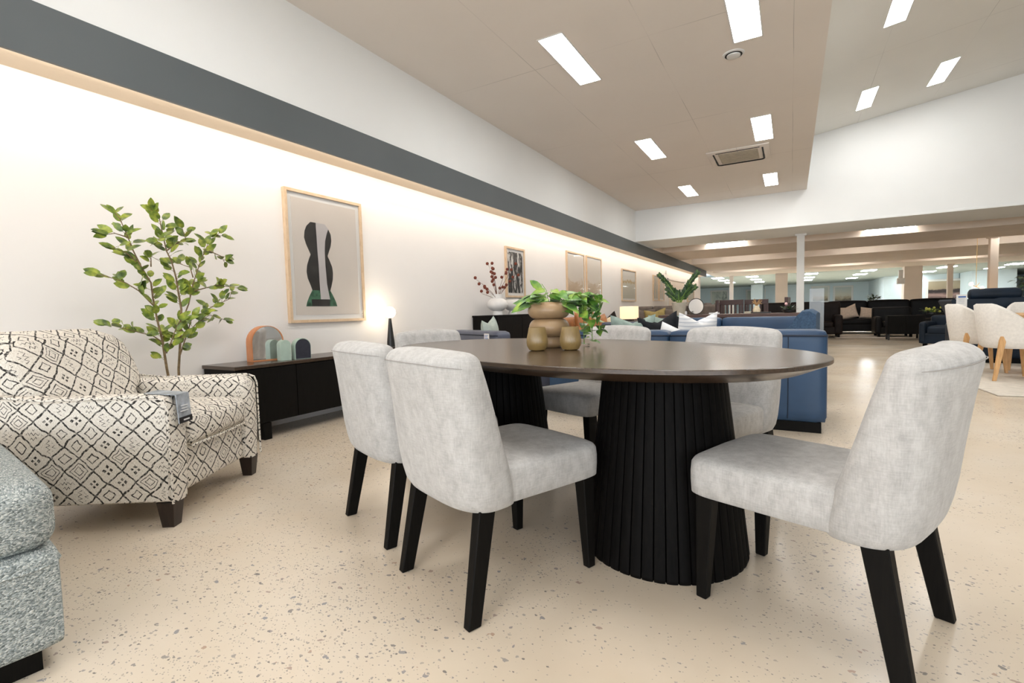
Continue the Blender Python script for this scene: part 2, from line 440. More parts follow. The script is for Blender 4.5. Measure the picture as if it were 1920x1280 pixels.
class B:
    """collects shapes, then links them as one mesh object"""

    def __init__(s): s.bm = bmesh.new()

    def add(s, verts, faces):
        vs = [s.bm.verts.new(v) for v in verts]
        for f in faces:
            try: s.bm.faces.new([vs[i] for i in f])
            except ValueError: pass
        return s

    def box(s, lo, hi, bev=0.0, seg=2, M_=None):
        x0, y0, z0 = lo; x1, y1, z1 = hi
        t = bmesh.new()
        r = bmesh.ops.create_cube(t, size=1.0)
        for v in t.verts:
            v.co = Vector((x0 + (v.co.x + .5) * (x1 - x0), y0 + (v.co.y + .5) * (y1 - y0), z0 + (v.co.z + .5) * (z1 - z0)))
        if bev > 0:
            bmesh.ops.bevel(t, geom=t.edges[:], offset=min(bev, 0.49 * min(x1 - x0, y1 - y0, z1 - z0)), segments=seg, affect='EDGES', profile=0.5)
        s.merge(t, M_); return s

    def merge(s, t, M_=None):
        mp = {}
        for v in t.verts:
            mp[v] = s.bm.verts.new(M_ @ v.co if M_ is not None else v.co)
        for f in t.faces:
            try: s.bm.faces.new([mp[v] for v in f.verts])
            except ValueError: pass
        t.free()

    def loft(s, rings, cap0=True, cap1=True, closed=True):
        n = len(rings[0]); vs = []
        for r in rings: vs.append([s.bm.verts.new(p) for p in r])
        for a, b in zip(vs, vs[1:]):
            for i in range(n if closed else n - 1):
                j = (i + 1) % n
                try: s.bm.faces.new((a[i], a[j], b[j], b[i]))
                except ValueError: pass
        if cap0: s.bm.faces.new(vs[0][::-1])
        if cap1: s.bm.faces.new(vs[-1])
        return s

    def lathe(s, prof, c=(0, 0, 0), n=32, cap0=True, cap1=True, mod=None):
        rings = []
        for r, z in prof:
            ring = []
            for i in range(n):
                a = 2 * PI * i / n; rr = r * (mod(i, z) if mod else 1)
                ring.append((c[0] + rr * math.cos(a), c[1] + rr * math.sin(a), c[2] + z))
            rings.append(ring)
        return s.loft(rings, cap0, cap1)

    def tube(s, path, rad, n=8):
        P = [Vector(p) for p in path]; rings = []
        prev = None
        for i, p in enumerate(P):
            d = (P[min(i + 1, len(P) - 1)] - P[max(i - 1, 0)])
            if d.length < 1e-7: d = Vector((0, 0, 1))
            d.normalize()
            if prev is None:
                a = d.orthogonal().normalized()
            else:
                a = prev - d * prev.dot(d)
                a = a.normalized() if a.length > 1e-6 else d.orthogonal().normalized()
            prev = a; b = d.cross(a)
            r = rad[i] if isinstance(rad, (list, tuple)) else rad
            rings.append([p + (a * math.cos(2 * PI * k / n) + b * math.sin(2 * PI * k / n)) * r for k in range(n)])
        return s.loft(rings)

    def soft(s, c, size, r=0.05, puff=(0, 0, 0), n=10, M_=None):
        """rounded block with puffed faces; c = centre"""
        hx, hy, hz = size[0] / 2, size[1] / 2, size[2] / 2
        r = min(r, hx * .98, hy * .98, hz * .98)
        t = bmesh.new(); bmesh.ops.create_cube(t, size=2.0)
        bmesh.ops.subdivide_edges(t, edges=t.edges[:], cuts=n, use_grid_fill=True)
        for v in t.verts:
            # denser spacing near the edges
            p = Vector([math.copysign(abs(q) ** 0.6, q) if abs(q) > 1e-6 else 0 for q in v.co])
            q = Vector((p.x * hx, p.y * hy, p.z * hz))
            inner = Vector((max(-hx + r, min(hx - r, q.x)), max(-hy + r, min(hy - r, q.y)), max(-hz + r, min(hz - r, q.z))))
            d = q - inner
            if d.length > 1e-9: q = inner + d.normalized() * r
            fx, fy, fz = 1 - p.x ** 2, 1 - p.y ** 2, 1 - p.z ** 2
            q.x += puff[0] * p.x * fy * fz; q.y += puff[1] * p.y * fx * fz; q.z += puff[2] * p.z * fx * fy
            v.co = q + Vector(c)
        s.merge(t, M_); return s

    def pillow(s, w, h, t, pinch=0.06, chop=0.0, n=14, M_=None):
        """throw cushion standing on its bottom edge in the xz plane"""
        tb = bmesh.new(); g = [[], []]
        for side in (0, 1):
            for i in range(n + 1):
                row = []
                for j in range(n + 1):
                    x = -1 + 2 * i / n; z = -1 + 2 * j / n
                    th = t * 0.5 * ((1 - x ** 4) * (1 - z ** 4)) ** 0.55
                    X = x * w / 2 * (1 - pinch * (1 - z * z)); Z = z * h / 2 * (1 - pinch * (1 - x * x))
                    if z > 0: Z -= chop * h * z * z * (1 - abs(x)) ** 1.3
                    row.append(tb.verts.new((X, (1 if side else -1) * th, Z + h / 2)))
                g[side].append(row)
        for side in (0, 1):
            for i in range(n):
                for j in range(n):
                    q = (g[side][i][j], g[side][i + 1][j], g[side][i + 1][j + 1], g[side][i][j + 1])
                    tb.faces.new(q if side == 0 else q[::-1])
        bmesh.ops.remove_doubles(tb, verts=tb.verts[:], dist=1e-5)
        s.merge(tb, M_); return s

    def leaf(s, p, d, up, L, Wd, bend=0.25, heart=False, fold=0.15):
        """one blade from p along d"""
        d = Vector(d).normalized(); up = Vector(up)
        side = d.cross(up)
        if side.length < 1e-4: side = d.orthogonal()
        side.normalize(); nrm = side.cross(d).normalized()
        prof = [(0, .02), (.12, .34), (.3, .46), (.55, .5), (.78, .34), (.92, .14), (1, 0)] if not heart else [(-.12, .26), (0, .46), (.2, .52), (.45, .44), (.7, .27), (.88, .12), (1.02, 0)]
        prev = None
        for tt, hw in prof:
            c = Vector(p) + d * (tt * L) - nrm * (bend * L * tt * tt)
            row = [s.bm.verts.new(c - side * hw * Wd + nrm * fold * hw * Wd), s.bm.verts.new(c), s.bm.verts.new(c + side * hw * Wd + nrm * fold * hw * Wd)]
            if prev:
                s.bm.faces.new((prev[0], prev[1], row[1], row[0])); s.bm.faces.new((prev[1], prev[2], row[2], row[1]))
            prev = row
        return s

    def ball(s, c, r, n=10, sc=(1, 1, 1)):
        t = bmesh.new(); bmesh.ops.create_uvsphere(t, u_segments=n, v_segments=max(6, n // 2 + 2), radius=r)
        for v in t.verts: v.co = Vector((v.co.x * sc[0], v.co.y * sc[1], v.co.z * sc[2])) + Vector(c)
        s.merge(t); return s

    def prism(s, pts, z0, z1, axis='z'):
        """extrude an outline; axis 'z' pts are xy, 'x' pts are yz, 'y' pts are xz"""
        def P(a, b, h):
            return (a, b, h) if axis == 'z' else ((h, a, b) if axis == 'x' else (a, h, b))
        n = len(pts)
        vs = [P(a, b, z0) for a, b in pts] + [P(a, b, z1) for a, b in pts]
        s.add(vs, [tuple(range(n))[::-1], tuple(range(n, 2 * n))] + [(i, (i + 1) % n, (i + 1) % n + n, i + n) for i in range(n)])
        return s

    def build(s, name, mat, parent=None, loc=None, rotz=0.0, smooth=True, uv=None, angle=38):
        bmesh.ops.recalc_face_normals(s.bm, faces=s.bm.faces[:])
        me = bpy.data.meshes.new(name)
        if uv:
            s.bm.normal_update()
            lay = s.bm.loops.layers.uv.new('UVMap')
            for f in s.bm.faces:
                nn = f.normal; ax = max(range(3), key=lambda k: abs(nn[k]))
                for l in f.loops:
                    c = l.vert.co
                    # top faces carry on from the side faces
                    if ax == 0: l[lay].uv = (c.y + (0.03 if nn.x > 0 else .31), c.z)
                    elif ax == 1: l[lay].uv = (c.x, c.z)
                    else: l[lay].uv = (c.x, c.y)
        s.bm.to_mesh(me); s.bm.free()
        if smooth:
            me.shade_smooth(); me.set_sharp_from_angle(angle=R(angle))
        me.materials.append(M[mat] if isinstance(mat, str) else mat)
        o = bpy.data.objects.new(name, me); COL.objects.link(o)
        if parent is not None: o.parent = parent
        if loc is not None: o.location = loc
        if rotz: o.rotation_euler = (0, 0, rotz)
        return o


def tag(o, label, cat, group=None, kind=None):
    if label: o['label'] = label
    if cat: o['category'] = cat
    if group: o['group'] = group
    if kind: o['kind'] = kind
    return o


def thing(name, label, cat, loc=(0, 0, 0), rotz=0.0, group=None):
    o = bpy.data.objects.new(name, None); o.empty_display_size = 0.1; COL.objects.link(o)
    o.location = loc; o.rotation_euler = (0, 0, rotz)
    return tag(o, label, cat, group)


def struct(name, b, mat, smooth=False, label=None):
    o = b.build(name, mat, smooth=smooth); o['kind'] = 'structure'
    if label: o['label'] = label
    return o


def kids(o): return [c for c in bpy.data.objects if c.parent == o]


def dup(root, loc, rotz, label, group=None):
    r = root.copy(); COL.objects.link(r); r.location = loc; r.rotation_euler = (0, 0, rotz); r['label'] = label
    if group: r['group'] = group
    for ch in kids(root):
        c = ch.copy(); COL.objects.link(c); c.parent = r
        for g in kids(ch):
            d = g.copy(); COL.objects.link(d); d.parent = c
    return r


def face_rot(dx, dy):
    """z rotation that turns local +y to (dx, dy)"""
    return math.atan2(dy, dx) - PI / 2


def box(lo, hi, bev=0.0, seg=2): return B().box(lo, hi, bev, seg)


# ================================================================== THE SHELL
Y_END = 12.92
XW, XF = -3.9, -3.584
CZ = 3.51
struct('floor', box((-9, -6.2, -0.1), (16, 50.2, 0)), 'floor')
struct('wall_left', box((-4.1, -6, 0), (XW, 25.6, 2.41)), 'wall_warm')
struct('trim_1', box((-4.1, -6, 2.41), (XF + 0.0, 25.3, 2.47)), 'soffit')
struct('trim_2', box((XF - 0.02, -6, 2.385), (XF + 0.006, 25.3, 2.684)), 'fascia')
struct('wall_left_upper', box((XF - 0.3, -6, 2.684), (XF, Y_END, CZ + .2)), 'wall_white')
struct('ceiling', box((XF, -6, CZ), (0.286, Y_END, CZ + 0.12)), 'ceil')
struct('trim_3', box((0.20, -6, CZ + 0.12), (0.286, Y_END, 4.72)), 'wall_white')
sl = 0.14207; z0 = 4.597
struct('ceiling_right', B().add([(0.2, -6, z0 + sl * .2), (16, -6, z0 + sl * 16), (16, Y_END, z0 + sl * 16), (0.2, Y_END, z0 + sl * .2),
                                 (0.2, -6, z0 + sl * .2 + .1), (16, -6, z0 + sl * 16 + .1), (16, Y_END, z0 + sl * 16 + .1), (0.2, Y_END, z0 + sl * .2 + .1)],
                                [(0, 1, 2, 3), (4, 5, 6, 7), (0, 1, 5, 4), (1, 2, 6, 5), (2, 3, 7, 6), (3, 0, 4, 7)]), 'ceil_r')
# bulkhead closing the high hall, and the deep beams of the lower hall behind
struct('wall_far', box((XF - .3, Y_END, 2.70), (16, 14.7, 7.0)), 'wall_white')
struct('trim_4', box((XF, Y_END - 0.014, 2.70), (16, Y_END + 0.01, 2.745), 0.004), 'wall_white')
struct('ceiling_back', B().box((XF - .3, 14.7, 2.86), (16, 17.0, 2.95)).box((XF - .3, 17.0, 3.12), (16, 31.4, 3.2)).box((XF - .3, 17.0, 2.86), (16, 17.06, 3.2)), 'ceil_back')
struct('trim_5', B().box((XF, 16.0, 2.69), (16, 18.85, 2.86)).box((XF, 17.06, 2.86), (16, 18.85, 3.12)), 'beam')
struct('trim_6', box((XF + .0, 21.2, 2.69), (16, 26.1, 3.12)), 'beam')
struct('trim_7', box((XF + .0, 27.6, 2.69), (16, 31.4, 3.12)), 'beam')
struct('trim_8', box((XF - .3, 14.7, 2.684), (XF + .02, 31.4, 2.9)), 'beam')
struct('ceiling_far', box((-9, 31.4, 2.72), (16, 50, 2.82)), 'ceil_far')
struct('wall_end', box((-9, 50, 0), (16, 50.2, 2.8)), 'wall_blue')
struct('wall_right', box((16, -6, 0), (16.2, 50, 7.2)), 'wall_white')
struct('wall_left_far', box((-9.2, 25.6, 0), (-9, 50, 2.8)), 'wall_blue')
struct('wall_return', box((-9, 25.4, 0), (-4.1, 25.6, 2.8)), 'wall_blue')
struct('wall_box', box((-3.0, 46.5, 0), (-2.1, 50, 2.72)), 'wall_blue')
struct('wall_box_right', box((5.6, 42.5, 0), (6.6, 50, 2.72)), 'wall_blue')
struct('wall_nib', box((9.6, 40.0, 0), (11.6, 50, 2.72)), 'wall_blue')
# shop front behind the viewer: sill, head and piers round an open glazed bay
struct('wall_back', B().box((-4.1, -6.2, 0), (-3.2, -6, 3.6)).box((-3.2, -6.2, 0), (9.2, -6, 0.25)).box((-3.2, -6.2, 3.0), (9.2, -6, 7.2)).box((9.2, -6.2, 0), (16.2, -6, 7.2)), 'wall_white')
struct('wall_fill', box((-4.1, -6, 3.6), (0.3, -5.9, 4.9)), 'wall_white')
struct('baseboard_left', box((XW, -6, 0), (XW + 0.012, 25.6, 0.07)), 'wall_warm')

# posts under the beams
for i, (x0, x1, y0, y1, zt) in enumerate(((0.115, 0.285, 14.32, 14.48, 2.70), (5.30, 5.50, 20.4, 20.6, 2.86), (6.55, 6.75, 30.9, 31.1, 2.69), (-3.12, -2.92, 30.9, 31.1, 2.69))):
    p = struct('trim_%d' % (9 + i), B().box((x0, y0, 0), (x1, y1, zt), 0.012).box((x0 - .04, y0 - .04, zt - 0.035), (x1 + .04, y1 + .04, zt)), 'wall_white' if i == 0 else 'beam')
for i, (x0, x1, dp) in enumerate(((-0.77, -0.17, .6), (4.91, 5.62, .7))):
    struct('trim_%d' % (13 + i), box((x0, 31.0, 0), (x1, 31.0 + dp, 2.72)), 'beam')
# doorway hood on the left wall far down
struct('door_1', B().box((XW - .005, 18.2, 0), (XW + .02, 21.2, 1.96)), 'beam')
struct('trim_15', B().box((XW, 18.1, 0), (XW + .04, 18.2, 2.0)).box((XW, 21.2, 0), (XW + .04, 21.3, 2.0)).box((XW, 18.1, 1.96), (XW + .04, 21.3, 2.02)), 'wall_warm')

# ================================================================== LIGHTS IN THE CEILINGS


def panel(name, x, y, z, w, l, mat, label, group, tilt=0.0):
    t = thing(name, label, 'ceiling light', (x, y, z), 0, group)
    t.rotation_euler = (0, -tilt, 0)
    fr = B()
    e = 0.012
    fr.box((-w / 2 - e, -l / 2 - e, -0.006), (w / 2 + e, -l / 2, 0.004)); fr.box((-w / 2 - e, l / 2, -0.006), (w / 2 + e, l / 2 + e, 0.004))
    fr.box((-w / 2 - e, -l / 2, -0.006), (-w / 2, l / 2, 0.004)); fr.box((w / 2, -l / 2, -0.006), (w / 2 + e, l / 2, 0.004))
    fr.build('frame', 'white_plastic', t, smooth=False)
    box((-w / 2, -l / 2, -0.004), (w / 2, l / 2, 0.003)).build('diffuser', mat, t, smooth=False)
    return t


ys = [-1.79, 1.53, 4.85, 8.15, 11.48]  # the rows above and behind the viewer are unseen, added for fill
words_row = {-1.99: 'left row', -0.38: 'right row'}
words_y = {-1.79: 'unseen fill over the shop entrance', 1.53: 'unseen fill just above the viewer', 4.85: 'nearest in view', 8.15: 'in the middle of its row', 11.48: 'farthest, next to the end wall'}
for x in (-1.99, -0.38):
    for y in ys:
        panel('ceiling_light', x, y, CZ, 0.24, 1.07, 'panel', 'white light panel in beige ceiling, %s, %s' % (words_row[x], words_y[y]), 'light panels in the beige ceiling')
tl = math.atan(sl)
for x, yy, wd in ((1.21, 8.2, 'nearer of two on the inner row'), (1.21, 11.55, 'farther on the inner row, by end wall'), (2.27, 11.4, 'outer row, rightmost above the bulkhead'),
                  (1.21, 4.9, 'inner row, above the near chair'), (2.27, 8.1, 'outer row, out to the right'), (2.27, 4.8, 'outer row, to the right of the viewer'), (1.21, 1.6, 'inner row, overhead'),
                  (7.0, 3.0, 'far right bay, near'), (7.0, 8.0, 'far right bay, far')):
    panel('ceiling_light', x, yy, z0 + sl * x, 0.24, 1.02, 'panel', 'white light panel in sloped grey ceiling, %s' % wd, 'light panels in the sloped ceiling', tl)
for x, lab in ((-1.70, 'left tube light on the beige back ceiling beside the white post'), (2.20, 'right tube light on the beige back ceiling past the white post')):
    t = thing('tube_light', lab, 'ceiling light', (x, 15.85, 2.86), 0, 'tube lights between the beams')
    box((-.55, -.045, -0.03), (.55, .045, 0)).build('housing', 'white_plastic', t)
    box((-.52, -.025, -0.052), (.52, .025, -0.03), 0.010).build('diffuser', 'tube', t)
for y, wy in ((20.0, 'second gap between beams'), (26.85, 'third gap between beams')):  # unseen tubes added above the beams to brighten the back hall
    for x, wx in ((-1.7, 'left'), (2.2, 'middle'), (6.1, 'right')):
        t = thing('tube_light', '%s unseen fill tube added in the %s of the back hall' % (wx, wy), 'ceiling light', (x, y, 3.12), 0, 'tube lights between the beams')
        box((-.75, -.045, -0.03), (.75, .045, 0)).build('housing', 'white_plastic', t)
        box((-.72, -.035, -0.062), (.72, .035, -0.03), 0.012).build('diffuser', 'tube', t)
farl = {-4.0: (33.0, 36.2, 40.0), -2.08: (33.4, 37.2, 41.2), 1.02: (33.6, 38.0, 42.0), 3.72: (33.3, 37.2, 42.1), 7.15: (34.0, 38.2, 42.4), 9.95: (34.4, 37.6, 42.0)}
rown = {-4.0: 'first row from the left wall', -2.08: 'second row, left of the wide column', 1.02: 'third row, beside the white post', 3.72: 'fourth row, above the dark sofas', 7.15: 'fifth row, past the wide right column', 9.95: 'outermost right row'}
for x, yl in farl.items():
    for k, y in enumerate(yl):
        o = box((x - .3, y - .55, 2.70), (x + .3, y + .55, 2.722)).build('ceiling_light', 'panel_far', smooth=False)
        tag(o, 'cool white panel in the far hall ceiling, %s, %s' % (rown[x], ('nearest', 'middle', 'farthest')[k]), 'ceiling light', 'light panels in the far hall')

# air conditioner cassette and round diffuser
t = thing('air_conditioner', 'square ceiling air conditioner grille with dark slot in the beige ceiling', 'air conditioner', (-0.79, 9.32, CZ - .001))
box((-.47, -.47, -0.022), (.47, .47, 0), 0.01).build('panel', 'ceil', t)
sb = B()
sb.prism([(-.36, -.36), (.36, -.36), (.36, -.30), (-.36, -.30)], -0.03, -0.022)
_o = []
slot = B()
for a, b_ in (((-.37, .10), (-.37, .33)), ((-.33, .37), (.33, .37)), ((.37, .33), (.37, .10))):
    slot.tube([(a[0], a[1], -.024), (b_[0], b_[1], -.024)], 0.016, 6)
slot.tube([(-.37, .30, -.024), (-.365, .35, -.024), (-.33, .37, -.024)], 0.016, 6).tube([(.37, .30, -.024), (.365, .35, -.024), (.33, .37, -.024)], 0.016, 6)
slot.tube([(-.37, -.33, -.024), (-.37, .12, -.024)], 0.013, 6).tube([(.37, -.33, -.024), (.37, .12, -.024)], 0.013, 6).tube([(-.33, -.37, -.024), (.33, -.37, -.024)], 0.008, 6)
sb.bm.free()
slot.build('air_slot', 'vent_dark', t)
gr = B().box((-.30, -.30, -0.03), (.30, .30, -0.022), 0.004)
for k in range(13): gr.box((-.28, -.28 + k * .045, -0.036), (.28, -.262 + k * .045, -0.03))
gr.build('intake_grille', 'clay_pale', t, smooth=False)
t = thing('air_diffuser', 'small round white vent in the beige ceiling behind the big light', 'vent', (-0.53, 5.62, CZ))
B().lathe([(.085, -.012), (.10, -.008), (.105, 0)], n=28).build('rim', 'white_plastic', t)
B().lathe([(.045, -.03), (.065, -.024), (.065, -.012)], n=24).build('cone', 'white_plastic', t)
B().lathe([(.083, -.0145), (.083, -.012)], n=24).build('gap', 'vent_dark', t)

# ================================================================== DINING TABLE
U = Vector((-0.9309, 0.3653, 0)); Vv = Vector((0.3653, 0.9309, 0))
TC = Vector((-0.93, 2.11, 0))
trot = math.atan2(U.y, U.x)
table = thing('dining_table', 'large oval espresso dining table on two fluted drum pedestals', 'table', TC, trot)


def oval(a, b, z, n=96, e=2.25):
    out = []
    for i in range(n):
        t_ = 2 * PI * i / n; c, s_ = math.cos(t_), math.sin(t_)
        out.append((a * math.copysign(abs(c) ** (2 / e), c), b * math.copysign(abs(s_) ** (2 / e), s_), z))
    return out


A_, Bb = 1.09, 0.63
B().loft([oval(A_ - .10, Bb - .10, .705), oval(A_ - .075, Bb - .075, .7075), oval(A_ - .006, Bb - .006, .738), oval(A_, Bb, .741), oval(A_, Bb, .753), oval(A_ - .003, Bb - .003, .755)]).build('table_top', 'table_wood', table, angle=25)


def pedestal(x):
    n = 46; K = 6; rings = []
    for z, r in ((0, .303), (.012, .306), (.10, .296), (.25, .279), (.42, .259), (.58, .240), (.7049, .226)):
        ring = []
        for i in range(n * K):
            k = i % K
            g = (0.955, 1.0, 1.004, 1.006, 1.004, 1.0)[k]
            a = 2 * PI * (i // K + (0.0, 0.10, 0.32, 0.55, 0.78, 0.97)[k]) / n
            ring.append((x + r * g * math.cos(a), r * g * math.sin(a), z))
        rings.append(ring)
    return B().loft(rings)


for x in (-0.535, 0.535): pedestal(x).build('pedestal', 'slat', table, angle=14)

# ================================================================== DINING CHAIRS


def chair_back():
    b = B(); rings = []; n = 44
    def ring(z, w, f, r, flat=0.0):
        out = []
        for i in range(n):
            a = 2 * PI * i / n; c, s_ = math.cos(a), math.sin(a)
            X = w * math.copysign(abs(c) ** 0.62, c)
            mid = (f + r) / 2; hd = (f - r) / 2
            if s_ >= 0:
                Y = mid + hd * abs(s_) ** 0.55 - 0.022 * (1 - (X / max(w, 1e-4)) ** 2) * min(1, hd / 0.04)
            else:
                Y = mid - hd * abs(s_) ** 0.75
            Y += max(0, min(1, (z - .50) / .25)) * 0.026 * (X / w) ** 2
            out.append((X, Y, z + flat * (1 - (X / max(w, 1e-4)) ** 2)))
        return out
    rings.append(ring(.322, .185, .200, .045)); rings.append(ring(.325, .215, .210, .020)); rings.append(ring(.336, .234, .212, .000))
    for z, w, f, r in ((.36, .243, .208, -.015), (.40, .248, .200, -.025), (.46, .250, .186, -.035), (.53, .251, .160, -.043), (.60, .250, .132, -.053), (.67, .248, .105, -.064), (.73, .246, .080, -.074), (.765, .244, .066, -.081)):
        rings.append(ring(z, w, f, r))
    f0, r0, w0 = .062, -.084, .243
    for k in range(1, 8):
        a = k / 7 * PI / 2
        mid = (f0 + r0) / 2; hd = (f0 - r0) / 2 * max(.05, math.cos(a) ** .8)
        rings.append(ring(.775 + .042 * math.sin(a), w0 - .050 * (1 - math.cos(a)) ** 1.1, mid + hd, mid - hd, 0.010 * k / 7))
    return b.loft(rings)


def leg_mesh(tx, ty, tz, bx, by, w0, d0, w1, d1):
    def q(x, y, z, w, d): return [(x - w / 2, y - d / 2, z), (x + w / 2, y - d / 2, z), (x + w / 2, y + d / 2, z), (x - w / 2, y + d / 2, z)]
    t = B().loft([q(bx, by, 0, w1, d1), q(tx, ty, tz, w0, d0)])
    bmesh.ops.bevel(t.bm, geom=t.bm.edges[:], offset=0.003, segments=1, affect='EDGES')
    return t


def make_dining_chair(label, group):
    t = thing('dining_chair', label, 'chair', (0, 0, 0), 0, group)
    s = B(); n = 40; rings = []
    def sq(z, grow, yf, yb=0.10):
        out = []
        for i in range(n):
            a = 2 * PI * i / n; c, s_ = math.cos(a), math.sin(a)
            X = math.copysign(abs(c) ** .22, c); Yq = math.copysign(abs(s_) ** .22, s_)
            hy = (yf - yb) / 2 + grow; cy = (yf + yb) / 2
            wd = (.232 + .008 * Yq) + grow
            bow = 0.012 * (1 - X * X) if Yq > 0 else 0
            out.append((X * wd, cy + Yq * hy + bow, z))
        return out
    for z, g in ((.335, -.03), (.337, -.008), (.342, 0), (.38, .002), (.41, .002), (.438, 0), (.449, -.006), (.456, -.018), (.460, -.045), (.464, -.09), (.466, -.15)):
        rings.append(sq(z, g, .568))
    s.loft(rings); s.build('seat', 'velvet', t, angle=60)
    bk = chair_back().build('backrest', 'velvet', t, angle=60)
    # zip seam under the top edge of the back
    sm = B()
    pts = []
    for i in range(25):
        a = PI + .22 + (PI - .44) * i / 24; c, s_ = math.cos(a), math.sin(a)
        pts.append((.2405 * math.copysign(abs(c) ** .62, c), -.010 - .0735 * abs(s_) ** .75 + .026 * c * c, .772 + .012 * (1 - c * c)))
    sm.tube(pts, 0.0016, 5); sm.build('seam', 'seam', bk)
    for sx in (-1, 1):
        leg_mesh(sx * .195, .515, .35, sx * .205, .525, .050, .055, .030, .034).build('leg', 'black_wood', t, smooth=False)
        leg_mesh(sx * .198, .075, .355, sx * .215, .005, .040, .062, .031, .046).build('leg', 'black_wood', t, smooth=False)
    return t


CG = 'grey velvet dining chairs round the oval table'
c0 = make_dining_chair('grey velvet dining chair in front of the table, seen from behind, centre', CG)
c0.location = (-1.014, 1.203, 0); c0.rotation_euler = (0, 0, face_rot(.3653, .9309))
dup(c0, (-1.59, 1.46, 0), face_rot(.3653, .9309), 'grey velvet dining chair half hidden behind the centre chair, nearest the black sideboard', CG)
dup(c0, (.325, 1.605, 0), face_rot(-.9309, .3653), 'large grey velvet dining chair at the right end of the table, nearest viewer', CG)
dup(c0, (-.975, 3.10, 0), face_rot(-.3653, -.9309), 'grey velvet dining chair across the table, behind the trailing plant', CG)
dup(c0, (-.26, 2.76, 0), face_rot(-.3653, -.9309), 'grey velvet dining chair across the table, in front of the near blue sofa', CG)
dup(c0, (-2.19, 2.62, 0), face_rot(.9309, -.3653), 'grey velvet dining chair at the far left end of the table, below the globe lamp', CG)

# ================================================================== ON THE TABLE
TZ = 0.755
pl = thing('planter', 'sand coloured stoneware planter of three stacked bulges with pothos', 'planter', (-1.015, 2.125, TZ)); pl.scale = (1.04, 1.04, 1.04)
pot = B()
pr = [(.050, 0), (.062, .006), (.066, .022), (.060, .042), (.058, .050)]
for k in range(0, 13):
    a = -PI / 2 + PI * k / 12; pr.append((.056 + .038 * math.cos(a), .092 + .042 * math.sin(a)))
for k in range(0, 11):
    a = -PI / 2 + PI * k / 10; pr.append((.062 + .036 * math.cos(a), .172 + .038 * math.sin(a)))
pr += [(.062, .206), (.060, .185)]
pot.lathe(pr, n=48, cap1=True); pot.build('pot', 'clay', pl, angle=70)
B().lathe([(.0595, .186), (.03, .192), (.001, .193)], n=20).build('soil', 'soil', pl)
rr = random.Random(11)
lv = B(); st = B()
top = Vector((0, 0, .195))
rightv = Vector((.866, .5, 0)); backv = Vector((-.5, .866, 0))


def pothos_leaf(p, d, L):
    up = Vector((rr.uniform(-.5, .5), rr.uniform(-.9, -.1), 1.0))
    lv.leaf(p, d, up, L, L * .84, rr.uniform(.1, .35), heart=True)


for i in range(58):
    a = rr.uniform(0, 2 * PI); rad = rr.uniform(.02, .12)
    end = top + Vector((math.cos(a) * rad, math.sin(a) * rad, rr.uniform(-.005, .06) * (1.3 - rad * 5)))
    st.tube([top + Vector((math.cos(a) * .02, math.sin(a) * .02, -.01)), top.lerp(end, .6) + Vector((0, 0, .02)), end], .0016, 5)
    d = Vector((math.cos(a), math.sin(a), rr.uniform(-.5, .25)))
    pothos_leaf(end, d, rr.uniform(.052, .080))
# tall leaf
st.tube([top, top + Vector((-.01, 0, .07)), top - rightv * .03 + Vector((0, 0, .10))], .0016, 5)
lv.leaf(top - rightv * .03 + Vector((0, 0, .075)), -rightv * .8 + Vector((0, 0, .6)), (0, -1, .5), .07, .035, -.1)
# trailing vines to the right, down to the table
for (off, h1, endx, z1, k) in ((0.0, .05, .20, -.17, 9), (.02, .035, .165, -.185, 9), (-.03, .045, .23, -.12, 8), (.05, .03, .19, -.05, 7), (-.05, .05, .15, -.04, 6)):
    P0 = top + backv * off; path = []
    for j in range(k * 2 + 1):
        f = j / (k * 2)
        x = .05 + (endx - .05) * min(1, f * 1.9) ** .8
        z = top.z + h1 * math.sin(min(1, f * 1.7) * PI * .8) if f < .5 else None
        if z is None:
            g = (f - .5) * 2; z = top.z + h1 * math.sin(.85 * PI * .8) * (1 - g) + (z1) * g
        path.append(P0 * 1.0 + rightv * x + Vector((0, 0, z - top.z)) + backv * math.sin(f * 9) * .006)
    path = [top + backv * off * .5] + path
    st.tube(path, .0019, 5)
    for j in range(2, len(path), 1):
        for _q in range(rr.choice((1, 1, 2))):
            a = rr.uniform(-1.4, 1.4)
            d = rightv * math.cos(a) * rr.choice((1, 1, -.7)) - backv * math.sin(a) + Vector((0, 0, rr.uniform(-1.1, .2)))
            p = path[j]
            if p.z < .045: d.z = abs(d.z) * .3
            pothos_leaf(p, d, rr.uniform(.032, .058))
for v in lv.bm.verts:
    if v.co.z < .004: v.co.z = .004 + rr.random() * .002
st.build('vine_stems', 'vine', pl)
lv.build('foliage', 'leaf_pothos', pl, angle=80)
for loc, lab in (((-0.985, 1.935, TZ), 'amber brown ribbed tealight cup, left of the two before the planter'), ((-0.852, 2.0, TZ), 'olive brown ribbed tealight cup, right of the two before the planter')):
    b_ = B()
    prof = [(.026, 0), (.036, .004), (.0455, .022), (.0475, .038), (.0455, .058), (.040, .085), (.0365, .104), (.034, .104), (.037, .084), (.042, .058), (.044, .038), (.040, .014)]
    def rib(i, z): return 1 + .012 * math.cos(i * PI)
    b_.lathe(prof, n=96, mod=rib); o = b_.build('tealight_cup', 'ribbed_glass', None, loc)
    tag(o, lab, 'candle holder', 'ribbed cups on the table')

# ================================================================== PATTERNED ARMCHAIR
fx, fy = 0.849, 0.528
ac = thing('armchair', 'cream armchair with black woven diamond pattern and dark feet', 'armchair', (-2.59, 1.405, 0), face_rot(fx, fy))
